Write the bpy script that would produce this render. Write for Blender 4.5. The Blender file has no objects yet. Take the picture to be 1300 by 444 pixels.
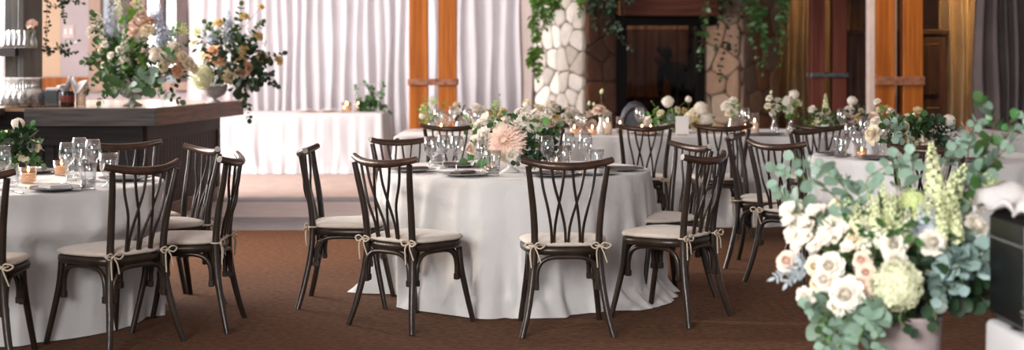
import bpy, math, random
from mathutils import Vector, Matrix, Quaternion
R=random.Random(7)
PI=math.pi
C=bpy.context.scene.collection
F=1805.0; CX=650.0; HY=82.0; EYE=1.39
def at(px,py,Y): return Vector(((px-CX)*Y/F, Y, EYE-(py-HY)*Y/F))
def sc(Y): return F/Y

# ------------------------------------------------------------------ materials
M={}
def mat(name,col,rough=.6,var=0,scale=8,bump=0,bscale=40,metal=0,stretch=None,col2=None,trans=0,spec=.5,vcol=False,emit=None,sheen=0,detail=4,island=0,bdist=.01):
    m=bpy.data.materials.new(name); m.use_nodes=True; nt=m.node_tree; N=nt.nodes; L=nt.links
    b=N['Principled BSDF']; b.inputs['Base Color'].default_value=(*col,1); b.inputs['Roughness'].default_value=rough
    b.inputs['Metallic'].default_value=metal; b.inputs['Specular IOR Level'].default_value=spec
    if sheen: b.inputs['Sheen Weight'].default_value=sheen
    tc=N.new('ShaderNodeTexCoord'); mp=N.new('ShaderNodeMapping'); L.new(tc.outputs['Object'],mp.inputs['Vector'])
    if stretch: mp.inputs['Scale'].default_value=stretch
    src=None
    if vcol:
        a=N.new('ShaderNodeAttribute'); a.attribute_name='col'; src=a.outputs['Color']
    if var or col2:
        n=N.new('ShaderNodeTexNoise'); n.inputs['Scale'].default_value=scale; n.inputs['Detail'].default_value=detail; L.new(mp.outputs[0],n.inputs['Vector'])
        r=N.new('ShaderNodeMapRange'); r.inputs[1].default_value=.3; r.inputs[2].default_value=.7; L.new(n.outputs['Fac'],r.inputs[0])
        if col2 is None: c2=tuple(min(1,c*(1+var)) for c in col); c1=tuple(c*(1-var) for c in col)
        else: c1,c2=col,col2
        mx=N.new('ShaderNodeMix'); mx.data_type='RGBA'; L.new(r.outputs[0],mx.inputs[0]); mx.inputs[6].default_value=(*c1,1); mx.inputs[7].default_value=(*c2,1)
        if src is not None:
            mu=N.new('ShaderNodeMix'); mu.data_type='RGBA'; mu.blend_type='MULTIPLY'; mu.inputs[0].default_value=1
            L.new(src,mu.inputs[6]); L.new(mx.outputs[2],mu.inputs[7]); src=mu.outputs[2]
        else: src=mx.outputs[2]
    if island:
        g=N.new('ShaderNodeNewGeometry'); h=N.new('ShaderNodeHueSaturation')
        r=N.new('ShaderNodeMapRange'); r.inputs[3].default_value=1-island; r.inputs[4].default_value=1+island; L.new(g.outputs['Random Per Island'],r.inputs[0])
        L.new(r.outputs[0],h.inputs['Value'])
        r2=N.new('ShaderNodeMapRange'); r2.inputs[3].default_value=.5-island*.06; r2.inputs[4].default_value=.5+island*.06; L.new(g.outputs['Random Per Island'],r2.inputs[0]); L.new(r2.outputs[0],h.inputs['Hue'])
        if src is not None: L.new(src,h.inputs['Color'])
        else: h.inputs['Color'].default_value=(*col,1)
        src=h.outputs[0]
    if src is not None: L.new(src,b.inputs['Base Color'])
    if bump:
        n=N.new('ShaderNodeTexNoise'); n.inputs['Scale'].default_value=bscale; n.inputs['Detail'].default_value=3; L.new(mp.outputs[0],n.inputs['Vector'])
        bp=N.new('ShaderNodeBump'); bp.inputs['Strength'].default_value=bump; bp.inputs['Distance'].default_value=bdist; L.new(n.outputs['Fac'],bp.inputs['Height']); L.new(bp.outputs[0],b.inputs['Normal'])
    if trans:
        t=N.new('ShaderNodeBsdfTranslucent'); ms=N.new('ShaderNodeMixShader'); ms.inputs[0].default_value=trans
        if src is not None: L.new(src,t.inputs['Color'])
        else: t.inputs['Color'].default_value=(*col,1)
        out=N['Material Output']; L.new(b.outputs[0],ms.inputs[1]); L.new(t.outputs[0],ms.inputs[2]); L.new(ms.outputs[0],out.inputs[0])
    if emit:
        b.inputs['Emission Color'].default_value=(*emit[0],1); b.inputs['Emission Strength'].default_value=emit[1]
    M[name]=m; return m
def glassmat(name,tint=(.97,.98,.98),edge=.85,base=.10,rough=.03,pw=2.2):
    m=bpy.data.materials.new(name); m.use_nodes=True; nt=m.node_tree; N=nt.nodes; L=nt.links
    for n in list(N):
        if n.type!='OUTPUT_MATERIAL': N.remove(n)
    out=[n for n in N if n.type=='OUTPUT_MATERIAL'][0]
    t=N.new('ShaderNodeBsdfTransparent'); t.inputs[0].default_value=(*tint,1)
    g=N.new('ShaderNodeBsdfGlossy'); g.inputs['Roughness'].default_value=rough
    lw=N.new('ShaderNodeLayerWeight'); lw.inputs[0].default_value=.5
    p=N.new('ShaderNodeMath'); p.operation='POWER'; p.inputs[1].default_value=pw; L.new(lw.outputs['Facing'],p.inputs[0])
    a=N.new('ShaderNodeMath'); a.operation='MULTIPLY_ADD'; a.inputs[1].default_value=edge; a.inputs[2].default_value=base; a.use_clamp=True; L.new(p.outputs[0],a.inputs[0])
    ms=N.new('ShaderNodeMixShader'); L.new(a.outputs[0],ms.inputs[0]); L.new(t.outputs[0],ms.inputs[1]); L.new(g.outputs[0],ms.inputs[2]); L.new(ms.outputs[0],out.inputs[0])
    M[name]=m; return m
mat('chairwood',(.012,.008,.0065),.32,col2=(.036,.022,.015),spec=.38,scale=14,stretch=(1,1,.25),bump=.15,bscale=60)
mat('crestwood',(.026,.014,.010),.30,col2=(.070,.034,.020),spec=.42,scale=14,bump=.15,bscale=50)
mat('endgrain',(.33,.30,.27),.6,var=.2,scale=60)
mat('cushion',(.52,.46,.40),.9,var=.06,scale=30,bump=.3,bscale=180,sheen=.3)
mat('tie',(.50,.42,.33),.9)
mat('linen',(.66,.65,.65),.9,var=.035,scale=5,bump=.55,bscale=6,bdist=.035,sheen=.2,trans=.08)
mat('whitecloth',(.66,.655,.68),.9,var=.03,scale=5,bump=.2,bscale=200,trans=.08)
mat('creamcloth',(.80,.77,.71),.9,var=.03,scale=5,bump=.2,bscale=200,trans=.08)
mat('sheer',(.86,.84,.86),.85,var=.03,scale=3,bump=.1,bscale=100,trans=.45)
mat('browncurtain',(.22,.12,.075),.85,var=.2,scale=3,trans=.15)
mat('goldcurtain',(.25,.16,.10),.8,var=.15,scale=3,trans=.2)
mat('greycurtain',(.095,.075,.078),.85,var=.15,scale=3,trans=.1)
mat('palecurtain',(.50,.42,.39),.85,var=.1,scale=3,trans=.1)
mat('carpet',(.088,.044,.026),.95,col2=(.165,.086,.052),spec=.1,scale=26,bump=.5,bscale=300,detail=8)
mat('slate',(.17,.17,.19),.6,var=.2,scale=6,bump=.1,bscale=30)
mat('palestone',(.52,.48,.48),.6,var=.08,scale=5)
mat('beigefloor',(.46,.36,.32),.8,var=.12,scale=5,bump=.1)
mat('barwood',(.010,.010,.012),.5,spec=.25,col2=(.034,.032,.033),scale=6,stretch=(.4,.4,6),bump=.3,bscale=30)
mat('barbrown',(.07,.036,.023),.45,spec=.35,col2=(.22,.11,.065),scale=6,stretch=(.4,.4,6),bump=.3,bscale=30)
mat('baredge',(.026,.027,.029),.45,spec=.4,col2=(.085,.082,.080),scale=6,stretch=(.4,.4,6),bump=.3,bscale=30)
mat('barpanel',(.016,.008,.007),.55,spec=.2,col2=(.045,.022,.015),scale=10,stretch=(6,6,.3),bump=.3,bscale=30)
mat('bartop',(.30,.19,.12),.22,var=.3,scale=6,stretch=(.4,6,1))
mat('greywood',(.050,.050,.048),.6,spec=.2,col2=(.12,.115,.105),scale=6,stretch=(6,6,.4),bump=.2,bscale=30)
mat('shelfwood',(.045,.038,.042),.5,var=.3,scale=8,stretch=(.3,6,6))
mat('amberwood',(.24,.058,.006),.45,spec=.2,col2=(.46,.145,.022),scale=3.5,stretch=(5,5,.25),bump=.1,bscale=20)
mat('redwood',(.090,.022,.015),.55,spec=.15,col2=(.15,.048,.034),scale=4,stretch=(5,5,.3),bump=.15,bscale=20)
mat('mantelwood',(.045,.013,.008),.5,spec=.12,col2=(.10,.035,.022),scale=4,stretch=(.3,5,5),bump=.2,bscale=20)
mat('darkwood',(.022,.010,.008),.5,spec=.2,col2=(.075,.032,.020),scale=4,stretch=(4,4,.4))
mat('palewood',(.62,.50,.46),.5,var=.1,scale=6)
mat('bracketwood',(.30,.12,.06),.5,var=.3,scale=20)
mat('iron',(.10,.10,.115),.45,metal=.6,var=.2,scale=20)
mat('black',(.004,.004,.004),.6,spec=.1,var=.2,scale=20)
mat('blackleather',(.005,.005,.006),.40,spec=.22,var=.2,scale=60,bump=.2,bscale=250)
mat('seam',(.12,.12,.13),.35)
mat('chrome',(.8,.8,.85),.15,metal=1)
mat('tanwall',(.66,.48,.33),.8,var=.04,scale=2)
mat('mauvewall',(.50,.44,.45),.8,var=.04,scale=2)
mat('winwood',(.40,.27,.20),.5,var=.15,scale=8,stretch=(4,4,.4))
mat('windark',(.10,.055,.05),.5,var=.2,scale=8)
mat('plate',(.13,.14,.16),.25,var=.1,scale=10)
mat('plategrey',(.30,.31,.33),.3,var=.1,scale=10)
mat('napkin',(.13,.095,.085),.9,var=.1,scale=40,bump=.3,bscale=200)
mat('napkinlight',(.62,.60,.60),.9,var=.05,scale=40,bump=.3,bscale=200)
mat('china',(.80,.78,.77),.25,var=.02)
mat('gold',(.75,.52,.30),.25,metal=1)
mat('silver',(.72,.70,.70),.2,metal=1)
mat('wax',(.90,.80,.70),.5,emit=((1,.50,.22),.22))  # faint emission stands in for candlelight glowing through the wax
mat('flame',(1,.8,.5),.5,emit=((1,.62,.28),22))
mat('lampglass',(1,.9,.7),.4,emit=((1,.72,.40),2.6))
glassmat('glass',(.98,.99,.99),.95,.13,.03,1.7); glassmat('dullglass',(.80,.80,.80),.6,.12,.12); glassmat('doorglass',(.60,.52,.48),.12,.010,.02)
glassmat('votiveglass',(1,.90,.80),.6,.14,.1); glassmat('smokeglass',(.25,.27,.28),.7,.10,.05)
mat('water',(.8,.85,.88),.05,trans=0)
mat('stem',(.13,.20,.06),.6,var=.3,scale=30)
mat('twig',(.11,.055,.035),.6,var=.3,scale=30)
mat('euc',(.22,.33,.255),.5,var=.15,scale=20,trans=.22,island=.4)
mat('eucblue',(.24,.34,.32),.5,var=.15,scale=20,trans=.18,island=.4)
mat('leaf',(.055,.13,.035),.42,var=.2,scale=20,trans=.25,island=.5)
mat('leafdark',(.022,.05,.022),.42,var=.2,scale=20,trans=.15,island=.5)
mat('leafbright',(.16,.32,.06),.45,var=.2,scale=20,trans=.35,island=.45)
mat('dusty',(.42,.48,.52),.8,var=.1,scale=20,trans=.1)
mat('rosewhite',(.93,.88,.80),.7,var=.03,scale=10,trans=.35,island=.04)
mat('rosecream',(.90,.81,.62),.6,var=.05,scale=10,trans=.25,island=.08)
mat('roseblush',(.92,.73,.62),.6,var=.06,scale=10,trans=.25,island=.08)
mat('rosepeach',(.82,.52,.34),.6,var=.08,scale=10,trans=.25,island=.1)
mat('roseyellow',(.82,.66,.34),.6,var=.08,scale=10,trans=.25,island=.1)
mat('dahlia',(.94,.72,.61),.6,var=.06,scale=10,trans=.22,island=.12)
mat('hydra',(.78,.80,.58),.7,var=.06,scale=20,trans=.2,island=.16)
mat('hydragreen',(.62,.70,.34),.7,var=.08,scale=20,trans=.2,island=.2)
mat('spike',(.76,.80,.50),.7,var=.1,scale=20,trans=.25,island=.25)
mat('spikewhite',(.80,.80,.66),.7,var=.06,scale=20,trans=.25,island=.15)
mat('delph',(.50,.55,.66),.7,var=.1,scale=20,trans=.2,island=.2)
mat('waxf',(.86,.76,.74),.7,var=.05,scale=20,trans=.2,island=.1)
mat('urnstone',(.34,.31,.31),.8,var=.15,scale=12,bump=.4,bscale=50)
mat('concrete',(.24,.20,.195),.75,col2=(.36,.30,.30),scale=7,bump=.3,bscale=40)
mat('bowlwood',(.13,.07,.05),.5,var=.2,scale=8)
mat('paper',(.84,.80,.78),.8)
mat('bottle',(.02,.012,.010),.15)
mat('bottlelabel',(.16,.02,.015),.5)
mat('mortar',(.15,.13,.10),.95,var=.2,scale=20,bump=.3)
mat('stone',(.9,.9,.9),.9,col2=(1.12,1.10,1.05),scale=9,bump=.6,bscale=14,vcol=True)
mat('skin',(.32,.17,.12),.55); mat('cloth_dark',(.012,.012,.015),.9); mat('hair',(.03,.018,.012),.6)

# ------------------------------------------------------------------ mesh builder
class MB:
    def __init__(s): s.v=[]; s.f=[]; s.m=[]; s.sm=[]; s.cols=None
    def add(s,vs,fs,mi=0,smooth=True):
        o=len(s.v); s.v+= [tuple(v) for v in vs]
        for f in fs: s.f.append([i+o for i in f]); s.m.append(mi); s.sm.append(smooth)
    def grid(s,rows,mi=0,closed=False,smooth=True):
        n=len(rows[0]); vs=[p for r in rows for p in r]; fs=[]
        for i in range(len(rows)-1):
            for j in range(n if closed else n-1):
                k=(j+1)%n; fs.append((i*n+j,i*n+k,(i+1)*n+k,(i+1)*n+j))
        s.add(vs,fs,mi,smooth)
    def box(s,c,d,mi=0,b=.004,rot=0):
        x,y,z=[q/2 for q in d]; b=min(b,x*.6,y*.6,z*.6)
        vs=[];idx={}
        for sx in(-1,1):
            for sy in(-1,1):
                for sz in(-1,1):
                    for a in range(3):
                        p=[sx*x,sy*y,sz*z]
                        for k in range(3):
                            if k!=a: p[k]-= (sx,sy,sz)[k]*b
                        idx[(sx,sy,sz,a)]=len(vs); vs.append(Vector(p))
        fs=[]
        for a in range(3):
            o=[k for k in range(3) if k!=a]
            for sg in(-1,1):
                q=[]
                for (u,w) in((-1,-1),(1,-1),(1,1),(-1,1)):
                    t=[0,0,0]; t[a]=sg; t[o[0]]=u; t[o[1]]=w; q.append(idx[(*t,a)])
                fs.append(q)
            for u in(-1,1):
                for w in(-1,1):
                    t0=[0]*3;t1=[0]*3; t0[a]=-1;t1[a]=1; t0[o[0]]=t1[o[0]]=u; t0[o[1]]=t1[o[1]]=w
                    fs.append([idx[(*t0,o[0])],idx[(*t1,o[0])],idx[(*t1,o[1])],idx[(*t0,o[1])]])
        for sx in(-1,1):
            for sy in(-1,1):
                for sz in(-1,1): fs.append([idx[(sx,sy,sz,a)] for a in range(3)])
        if rot: 
            mt=Matrix.Rotation(rot,3,'Z'); vs=[mt@v for v in vs]
        c=Vector(c); s.add([v+c for v in vs],fs,mi,False)
    def bar(s,p,q,w,h,mi=0,b=.003):
        p=Vector(p);q=Vector(q);d=q-p;L=d.length; t=MB(); t.box((0,0,L/2),(w,h,L),0,b)
        m=d.to_track_quat('Z','Y').to_matrix(); s.add([m@Vector(v)+p for v in t.v],t.f,mi,False)
    def tube(s,pts,rad,n=8,mi=0,cap=True,flat=1.0,up=None,capmi=None):
        pts=[Vector(p) for p in pts]; k=len(pts); rad=rad if isinstance(rad,(list,tuple)) else [rad]*k
        rows=[]; u=None
        for i,p in enumerate(pts):
            t=(pts[min(i+1,k-1)]-pts[max(i-1,0)]).normalized()
            if u is None:
                ref=Vector(up) if up else (Vector((0,0,1)) if abs(t.z)<.9 else Vector((0,1,0)))
                u=(ref-t*ref.dot(t)).normalized()
            else: u=(u-t*u.dot(t)).normalized()
            w=t.cross(u)
            rows.append([p+(u*math.cos(a)*flat+w*math.sin(a))*rad[i] for a in [2*PI*j/n for j in range(n)]])
        s.grid(rows,mi,closed=True)
        if cap:
            cm=mi if capmi is None else capmi
            s.add(rows[0],[list(range(n))[::-1]],cm,False); s.add(rows[-1],[list(range(n))],cm,False)
    def lathe(s,prof,n=24,c=(0,0,0),mi=0,smooth=True):
        c=Vector(c); rows=[[c+Vector((r*math.cos(2*PI*j/n),r*math.sin(2*PI*j/n),z)) for j in range(n)] for r,z in prof]
        s.grid(rows,mi,closed=True,smooth=smooth)
    def ball(s,c,r,n=10,mi=0,squash=1):
        m=n//2+1
        s.lathe([(max(r*math.sin(PI*i/m),1e-4),-r*squash*math.cos(PI*i/m)) for i in range(m+1)],n,c,mi)
    def merge(s,o,mt,mi_off=0):
        s_o=len(s.v); s.v+=[tuple(mt@Vector(v)) for v in o.v]
        for f,m,sm in zip(o.f,o.m,o.sm): s.f.append([i+s_o for i in f]); s.m.append(m+mi_off); s.sm.append(sm)
    def mesh(s,name,mats):
        me=bpy.data.meshes.new(name); me.from_pydata(s.v,[],s.f)
        for m in (mats if isinstance(mats,(list,tuple)) else [mats]): me.materials.append(M[m])
        me.polygons.foreach_set('material_index',s.m); me.polygons.foreach_set('use_smooth',s.sm)
        if s.cols:
            ca=me.color_attributes.new('col','FLOAT_COLOR','POINT'); flat=[]
            for c in s.cols: flat+= [*c,1]
            ca.data.foreach_set('color',flat)
        me.validate(); me.update(); return me
def obj(name,me,parent=None,loc=(0,0,0),rz=0,quat=None,scale=1,label=None):
    o=bpy.data.objects.new(name,me); C.objects.link(o); o.location=loc
    if quat is not None: o.rotation_mode='QUATERNION'; o.rotation_quaternion=quat
    elif rz: o.rotation_euler=(0,0,rz)
    if scale!=1: o.scale=(scale,)*3 if not isinstance(scale,(tuple,list)) else scale
    if parent: o.parent=parent
    if label: o['label']=label
    return o
def tag(o,label,cat,group=None,kind=None):
    if label:o['label']=label
    if cat:o['category']=cat
    if group:o['group']=group
    if kind:o['kind']=kind
    return o
def thing(name,label,cat,loc,rz=0,group=None): 
    o=obj(name,None,None,loc,rz); return tag(o,label,cat,group)
def struct(name,mb,mats,loc=(0,0,0)):
    o=obj(name,mb.mesh(name,mats),None,loc); o['kind']='structure'; return o
def dup(root,loc,rz,label,group):
    r=root.copy(); C.objects.link(r); r.location=loc; r.rotation_euler=(0,0,rz); r['label']=label
    if group: r['group']=group
    for ch in list(root.children):
        c=ch.copy(); C.objects.link(c); c.parent=r
        for g in ch.children:
            d=g.copy(); C.objects.link(d); d.parent=c
    return r
def spline(pts,n=8):
    P=[Vector(p) for p in pts]; P=[P[0]*2-P[1]]+P+[P[-1]*2-P[-2]]; out=[]
    for i in range(1,len(P)-2):
        for k in range(n):
            t=k/n; a,b,c,d=P[i-1:i+3]
            out.append(.5*((2*b)+(c-a)*t+(2*a-5*b+4*c-d)*t*t+(3*b-a-3*c+d)*t**3))
    out.append(P[-2]); return out

# ------------------------------------------------------------------ setting
def floorq(name,x0,x1,y0,y1,m,z=0,th=.05):
    b=MB(); b.box(((x0+x1)/2,(y0+y1)/2,z-th/2),(x1-x0,y1-y0,th),0,.001); return struct(name,b,m)
floorq('floor',-9,9,2.0,11.95,'carpet')
floorq('floor_right',-1.0,9,11.952,22,'carpet')
floorq('trim_1',-9,-1.002,11.952,12.98,'slate')  # flat floor bands, alternating grey and pale tones
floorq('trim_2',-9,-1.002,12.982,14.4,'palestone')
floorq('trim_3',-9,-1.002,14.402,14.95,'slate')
floorq('floor_back',-9,-1.002,14.952,22,'beigefloor')
# back wall with windows on the left
YW=20.6
def wallseg(b,px0,px1,z0,z1,mi=0,Y=YW):
    x0=at(px0,0,Y).x; x1=at(px1,0,Y).x; b.box(((x0+x1)/2,Y+.08,(z0+z1)/2),(x1-x0,.16,z1-z0),mi,.001)
b=MB()
wallseg(b,-140,77,1.22,4,0); wallseg(b,77.2,113,1.22,4,1); wallseg(b,-140,113,0,1.0,1); wallseg(b,113.2,1500,0,1.0,1)
wallseg(b,241,1500,1.0,4,1)
struct('wall_back',b,['tanwall','mauvewall'])
b=MB(); wallseg(b,-140,113,1.0,1.21,0,YW-.04); struct('trim_4',b,'amberwood')
for k,(a,c) in enumerate(((114,168),(170,240))):
    b=MB()
    xa=at(a,0,YW).x; xc=at(c,0,YW).x
    for x,w,mi in ((xa+.09,.17,0),(xc-.09,.17,1),((xa+xc)/2+.02,.07,1)): b.box((x,YW,2.3),(w,.14,2.6),mi)
    b.box(((xa+xc)/2,YW,1.08),(xc-xa,.15,.12),0); b.box(((xa+xc)/2,YW,1.62),(xc-xa,.06,.05),1)
    b.box(((xa+xc)/2,YW,3.8),(xc-xa,.15,.4),0)
    w=struct('window_%d'%(k+1),b,['winwood','windark'])
    b=MB(); b.box(((xa+xc)/2,YW+.02,2.3),(xc-xa-.04,.01,2.5),0,.001); obj('pane',b.mesh('pane','glass'),w)
# right side wall, far right
b=MB(); b.box((8.6,14,2),(.2,14,4),0,.001); struct('wall_right',b,'mauvewall')
b=MB(); b.box((.1,9.5,4.0),(17.4,24,.12),0,.001); struct('ceiling',b,'palewood')
# light switch
p=at(87,40,YW-.01); t=thing('light_switch','small pale double light switch plate on the mauve wall behind the vine','light switch',p)
b=MB(); b.box((0,0,0),(.17,.012,.2)); obj('plate',b.mesh('sp','palewood'),t)
for s in(-1,1): 
    b=MB(); b.box((s*.04,-.012,0),(.035,.012,.08)); obj('switch',b.mesh('sw','china'),t)

# ------------------------------------------------------------------ curtains
def curtain(label,x0,x1,Y,m,z0=.02,z1=3.4,pleat=.24,amp=.045,seed=1,group=None):
    r=random.Random(seed); n=max(24,int((x1-x0)/.012)); ph=0; pts=[]
    f=1; 
    for i in range(n+1):
        x=x0+(x1-x0)*i/n; f+=r.uniform(-.12,.12); f=min(2.0,max(.5,f)); ph+=2*PI*((x1-x0)/n)/pleat*f
        pts.append((x,math.sin(ph)+.35*math.sin(ph*.43+1)+.2*math.sin(ph*2.1)))
    b=MB(); rows=[]
    for k in range(15):
        t=k/14; z=z1+(z0-z1)*t; rows.append([(x+.015*math.sin(k*.7+x*9),Y+amp*(.7+.5*t)*d+.02*math.sin(k*.5+x*3),z) for x,d in pts])
    b.grid(rows); o=obj('curtain',b.mesh('curtain',m)); s=o.modifiers.new('s','SOLIDIFY'); s.thickness=.004
    return tag(o,label,'curtain',group)
def X(px,Y): return (px-CX)*Y/F
curtain('white pleated curtain hanging behind the white cloth side table',X(238,19.9),X(521,19.9),19.9,'sheer',seed=3)
curtain('white pleated curtain seen between the orange double post and the pale stone pillar',X(540,19.9),X(666,19.9),19.9,'sheer',seed=5)
curtain('narrow taupe curtain edge beside the leafy top of the pale stone pillar',X(660,19.6),X(700,19.6),19.6,'palecurtain',seed=6)
curtain('brown curtain just right of the stone fireplace',X(968,19.8),X(1030,19.8),19.8,'goldcurtain',seed=8,pleat=.15,amp=.08)
curtain('narrow gold curtain seen through the gap of the dark red double post',X(1030,20.0),X(1062,20.0),20.0,'goldcurtain',seed=9,pleat=.12)
curtain('dark drape behind the orange double post on the right',X(1062,20.2),X(1205,20.2),20.2,'browncurtain',seed=10)
curtain('golden lit curtain between the dark cabinet and the grey curtain',X(1196,18.6),X(1248,18.6),18.6,'goldcurtain',seed=12,pleat=.13,amp=.08)
curtain('grey mauve curtain at the far right edge',X(1238,16.5),X(1345,16.5),16.5,'greycurtain',seed=13,pleat=.12)
curtain('dark brown curtain seen through the fireplace glass',X(775,20.1),X(915,20.1),20.1,'browncurtain',seed=14,pleat=.14)
curtain('white curtain edge at the far left behind the glass shelves',X(-30,18),X(9,18),18.0,'sheer',seed=15)

# ------------------------------------------------------------------ timber columns
def column(px0,px1,Y,label,m,brk,by0,by1,gap,pale=False,n=6):
    s=sc(Y); x0=X(px0,Y);x1=X(px1,Y); t=thing('timber_post',label,'post',((x0+x1)/2,Y,0))
    W=x1-x0; pw=(W-gap)/2
    for sg in(-1,1):
        b=MB(); b.box((sg*(gap/2+pw/2),0,1.7),(pw,.18,3.4),0,.006); obj('post',b.mesh('post',m),t)
    z0=at(0,by1,Y).z; z1=at(0,by0,Y).z
    b=MB(); b.box((0,-.11,(z0+z1)/2),(W+.03,.04,z1-z0),0,.006)
    b.box((0,.11,(z0+z1)/2),(W+.03,.04,z1-z0),0,.006); br=obj('bracket',b.mesh('bracket',brk),t)
    bb=MB(); bb.lathe([(.0001,-.008),(.014,-.006),(.016,.004)],10); me=bb.mesh('bolt','silver' if brk!='iron' else 'iron')
    for i in range(n): obj('bolt',me,br,(-W/2+.04+(W-.08)*i/(n-1),-.135,(z0+z1)/2+(.02 if i%2 else -.015)),quat=Quaternion((1,0,0),PI/2))
    if pale:
        b=MB(); b.box((-W/2-.042,-.02,1.7),(.075,.14,3.4),0,.004); obj('edge_board',b.mesh('eb','palewood'),t,label='pale board along the left side')
    return t
column(520,580,17,'orange timber double post rising left of centre behind the tables','amberwood','bracketwood',100,108,.125)
column(1028,1073,18,'dark red timber double post with a grey iron strap','redwood','iron',92,98,.10,n=4)
column(1109,1169,17,'bright orange timber double post with a studded strap and pale edge board','amberwood','bracketwood',97,108,.10,pale=True)
b=MB(); b.box((X(1139.5,17),17.1,1.7),(.025,.04,3.4)); o=obj('metal_rod',b.mesh('rod','palewood')); tag(o,'thin pale vertical strip in the gap of the bright orange post','strip')

# dark cabinet and wall lamp
t=thing('dark_cabinet','tall dark brown wooden cabinet behind the bright orange double post','cabinet',(X(1139,18.6),18.6,0))
W=X(1200,18.6)-X(1078,18.6); H=EYE+44*18.6/F
b=MB(); b.box((0,.2,H/2),(W,.5,H-.06)); b.box((0,.19,H-.03),(W+.06,.56,.06)); obj('body',b.mesh('cab','darkwood'),t)
for s in(-1,1):
    b=MB(); b.box((s*W/4,-.065,H/2),(W/2-.03,.03,H-.2)); 
    for z in (H*.27,H*.72): b.box((s*W/4,-.085,z),(W/2-.2,.02,H*.36),0,.012)
    d=obj('door',b.mesh('cd','darkwood'),t)
    b=MB(); b.ball((s*.06,-.11,1.0),.018); obj('knob',b.mesh('kn','iron'),d)
p=at(1133,38,18.4); t=thing('candle_lamp','small glowing flame-shaped lamp on top of the dark cabinet','lamp',(p.x,18.5,H+.001))
b=MB(); b.lathe([(.0001,0),(.07,0),(.07,.015),(.025,.03),(.02,.05)],16); obj('base',b.mesh('lb','silver'),t)
b=MB(); b.lathe([(.02,.05),(.05,.10),(.055,.15),(.035,.22),(.01,.27),(.001,.28)],16); obj('lamp_shade',b.mesh('ls','lampglass'),t)

# ------------------------------------------------------------------ stone work
def clip(poly,nx,ny,c):
    out=[]; n=len(poly)
    for i in range(n):
        a=poly[i]; b=poly[(i+1)%n]; da=a[0]*nx+a[1]*ny-c; db=b[0]*nx+b[1]*ny-c
        if da<=0: out.append(a)
        if da*db<0: t=da/(da-db); out.append((a[0]+(b[0]-a[0])*t,a[1]+(b[1]-a[1])*t))
    return out
def stonework(name,p0,p1,z0,z1,cols,parent,size=.26,seed=1,out=(0,-1),label=None,asp=1.25,gap=.003):
    r=random.Random(seed); W=math.hypot(p1[0]-p0[0],p1[1]-p0[1]); ux,uy=(p1[0]-p0[0])/W,(p1[1]-p0[1])/W
    nx,ny=uy,-ux
    H=z1-z0; ncx=max(1,round(W/size)); ncz=round(H/(size*asp)); seeds=[]
    for i in range(ncx):
        for j in range(ncz): seeds.append(((i+.5+(.25 if j%2 else -.25)+r.uniform(-.28,.28))*W/ncx,(j+.5+r.uniform(-.3,.3))*H/ncz))
    b=MB(); b.cols=[]
    # mortar backing slab
    def P(u,v,d): return (p0[0]+ux*u+nx*d,p0[1]+uy*u+ny*d,z0+v)
    for si,(sx,sz) in enumerate(seeds):
        poly=[(0,0),(W,0),(W,H),(0,H)]
        for sj,(tx,tz) in enumerate(seeds):
            if sj==si or abs(tx-sx)+abs(tz-sz)>4*size: continue
            dx,dz=tx-sx,tz-sz; L=math.hypot(dx,dz); poly=clip(poly,dx/L,dz/L,((tx+sx)/2*dx+(tz+sz)/2*dz)/L-gap)
            if len(poly)<3: break
        if len(poly)<3: continue
        # subdivide + round
        for _ in range(2):
            q=[]
            for i in range(len(poly)):
                a=poly[i]; c=poly[(i+1)%len(poly)]; q+= [(a[0]*.82+c[0]*.18,a[1]*.82+c[1]*.18),(a[0]*.18+c[0]*.82,a[1]*.18+c[1]*.82)]
            poly=q
        cx=sum(p[0] for p in poly)/len(poly); cz=sum(p[1] for p in poly)/len(poly); k=len(poly); th=r.uniform(.03,.055)
        rows=[]
        for sca,d in ((1,-.01),(1,th*.5),(.95,th*.85),(.82,th),(.4,th+r.uniform(-.006,.008))):
            rows.append([P(cx+(p[0]-cx)*sca,cz+(p[1]-cz)*sca,d+(r.uniform(-.004,.004) if sca<1 else 0)) for p in poly])
        n0=len(b.v); b.grid(rows,0,closed=True); b.add(rows[-1],[list(range(k))],0)
        c=r.choice(cols); f=r.uniform(.85,1.1); b.cols+= [(c[0]*f,c[1]*f,c[2]*f)]*(len(b.v)-n0)
    o=obj(name,b.mesh(name,'stone'),parent)
    if label:o['label']=label
    return o
LIT_PALE=[(.70,.66,.61),(.74,.70,.66),(.62,.57,.52),(.77,.73,.69)]  # strong light on the left face is put into these colours
TAN=[(.25,.155,.105),(.20,.14,.105),(.33,.24,.18),(.17,.10,.075),(.25,.20,.17)]
SHADE_BRN=[(.20,.09,.05),(.15,.075,.05),(.24,.13,.08),(.12,.07,.05)]  # brown stones, with the shade of their faces put into the colour
fp=thing('stone_fireplace','large stone fireplace with dark timber mantel and black-framed glass doors','fireplace',(0,0,0))
a0=(X(681,18.8),18.8); a1=(X(743,18.0),18.0); a2=(X(783,18.35),18.35)
c0=(X(893,18.35),18.35); c1=(X(940,18.0),18.0); c2=(X(986,18.7),18.7)
def prism(pts,z0,z1):
    b=MB(); n=len(pts); vs=[(x,y,z0) for x,y in pts]+[(x,y,z1) for x,y in pts]
    b.add(vs,[(i,(i+1)%n,n+(i+1)%n,n+i) for i in range(n)]+[list(range(n))[::-1],list(range(n,2*n))],0,False); return b
ins=.012
b=prism([(a0[0]+ins,a0[1]+ins),(a1[0],a1[1]+ins*1.5),(a2[0],a2[1]+ins),(a2[0],19.3),(a0[0],19.3)],0,3.3); obj('pillar_core',b.mesh('core','mortar'),fp)
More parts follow.
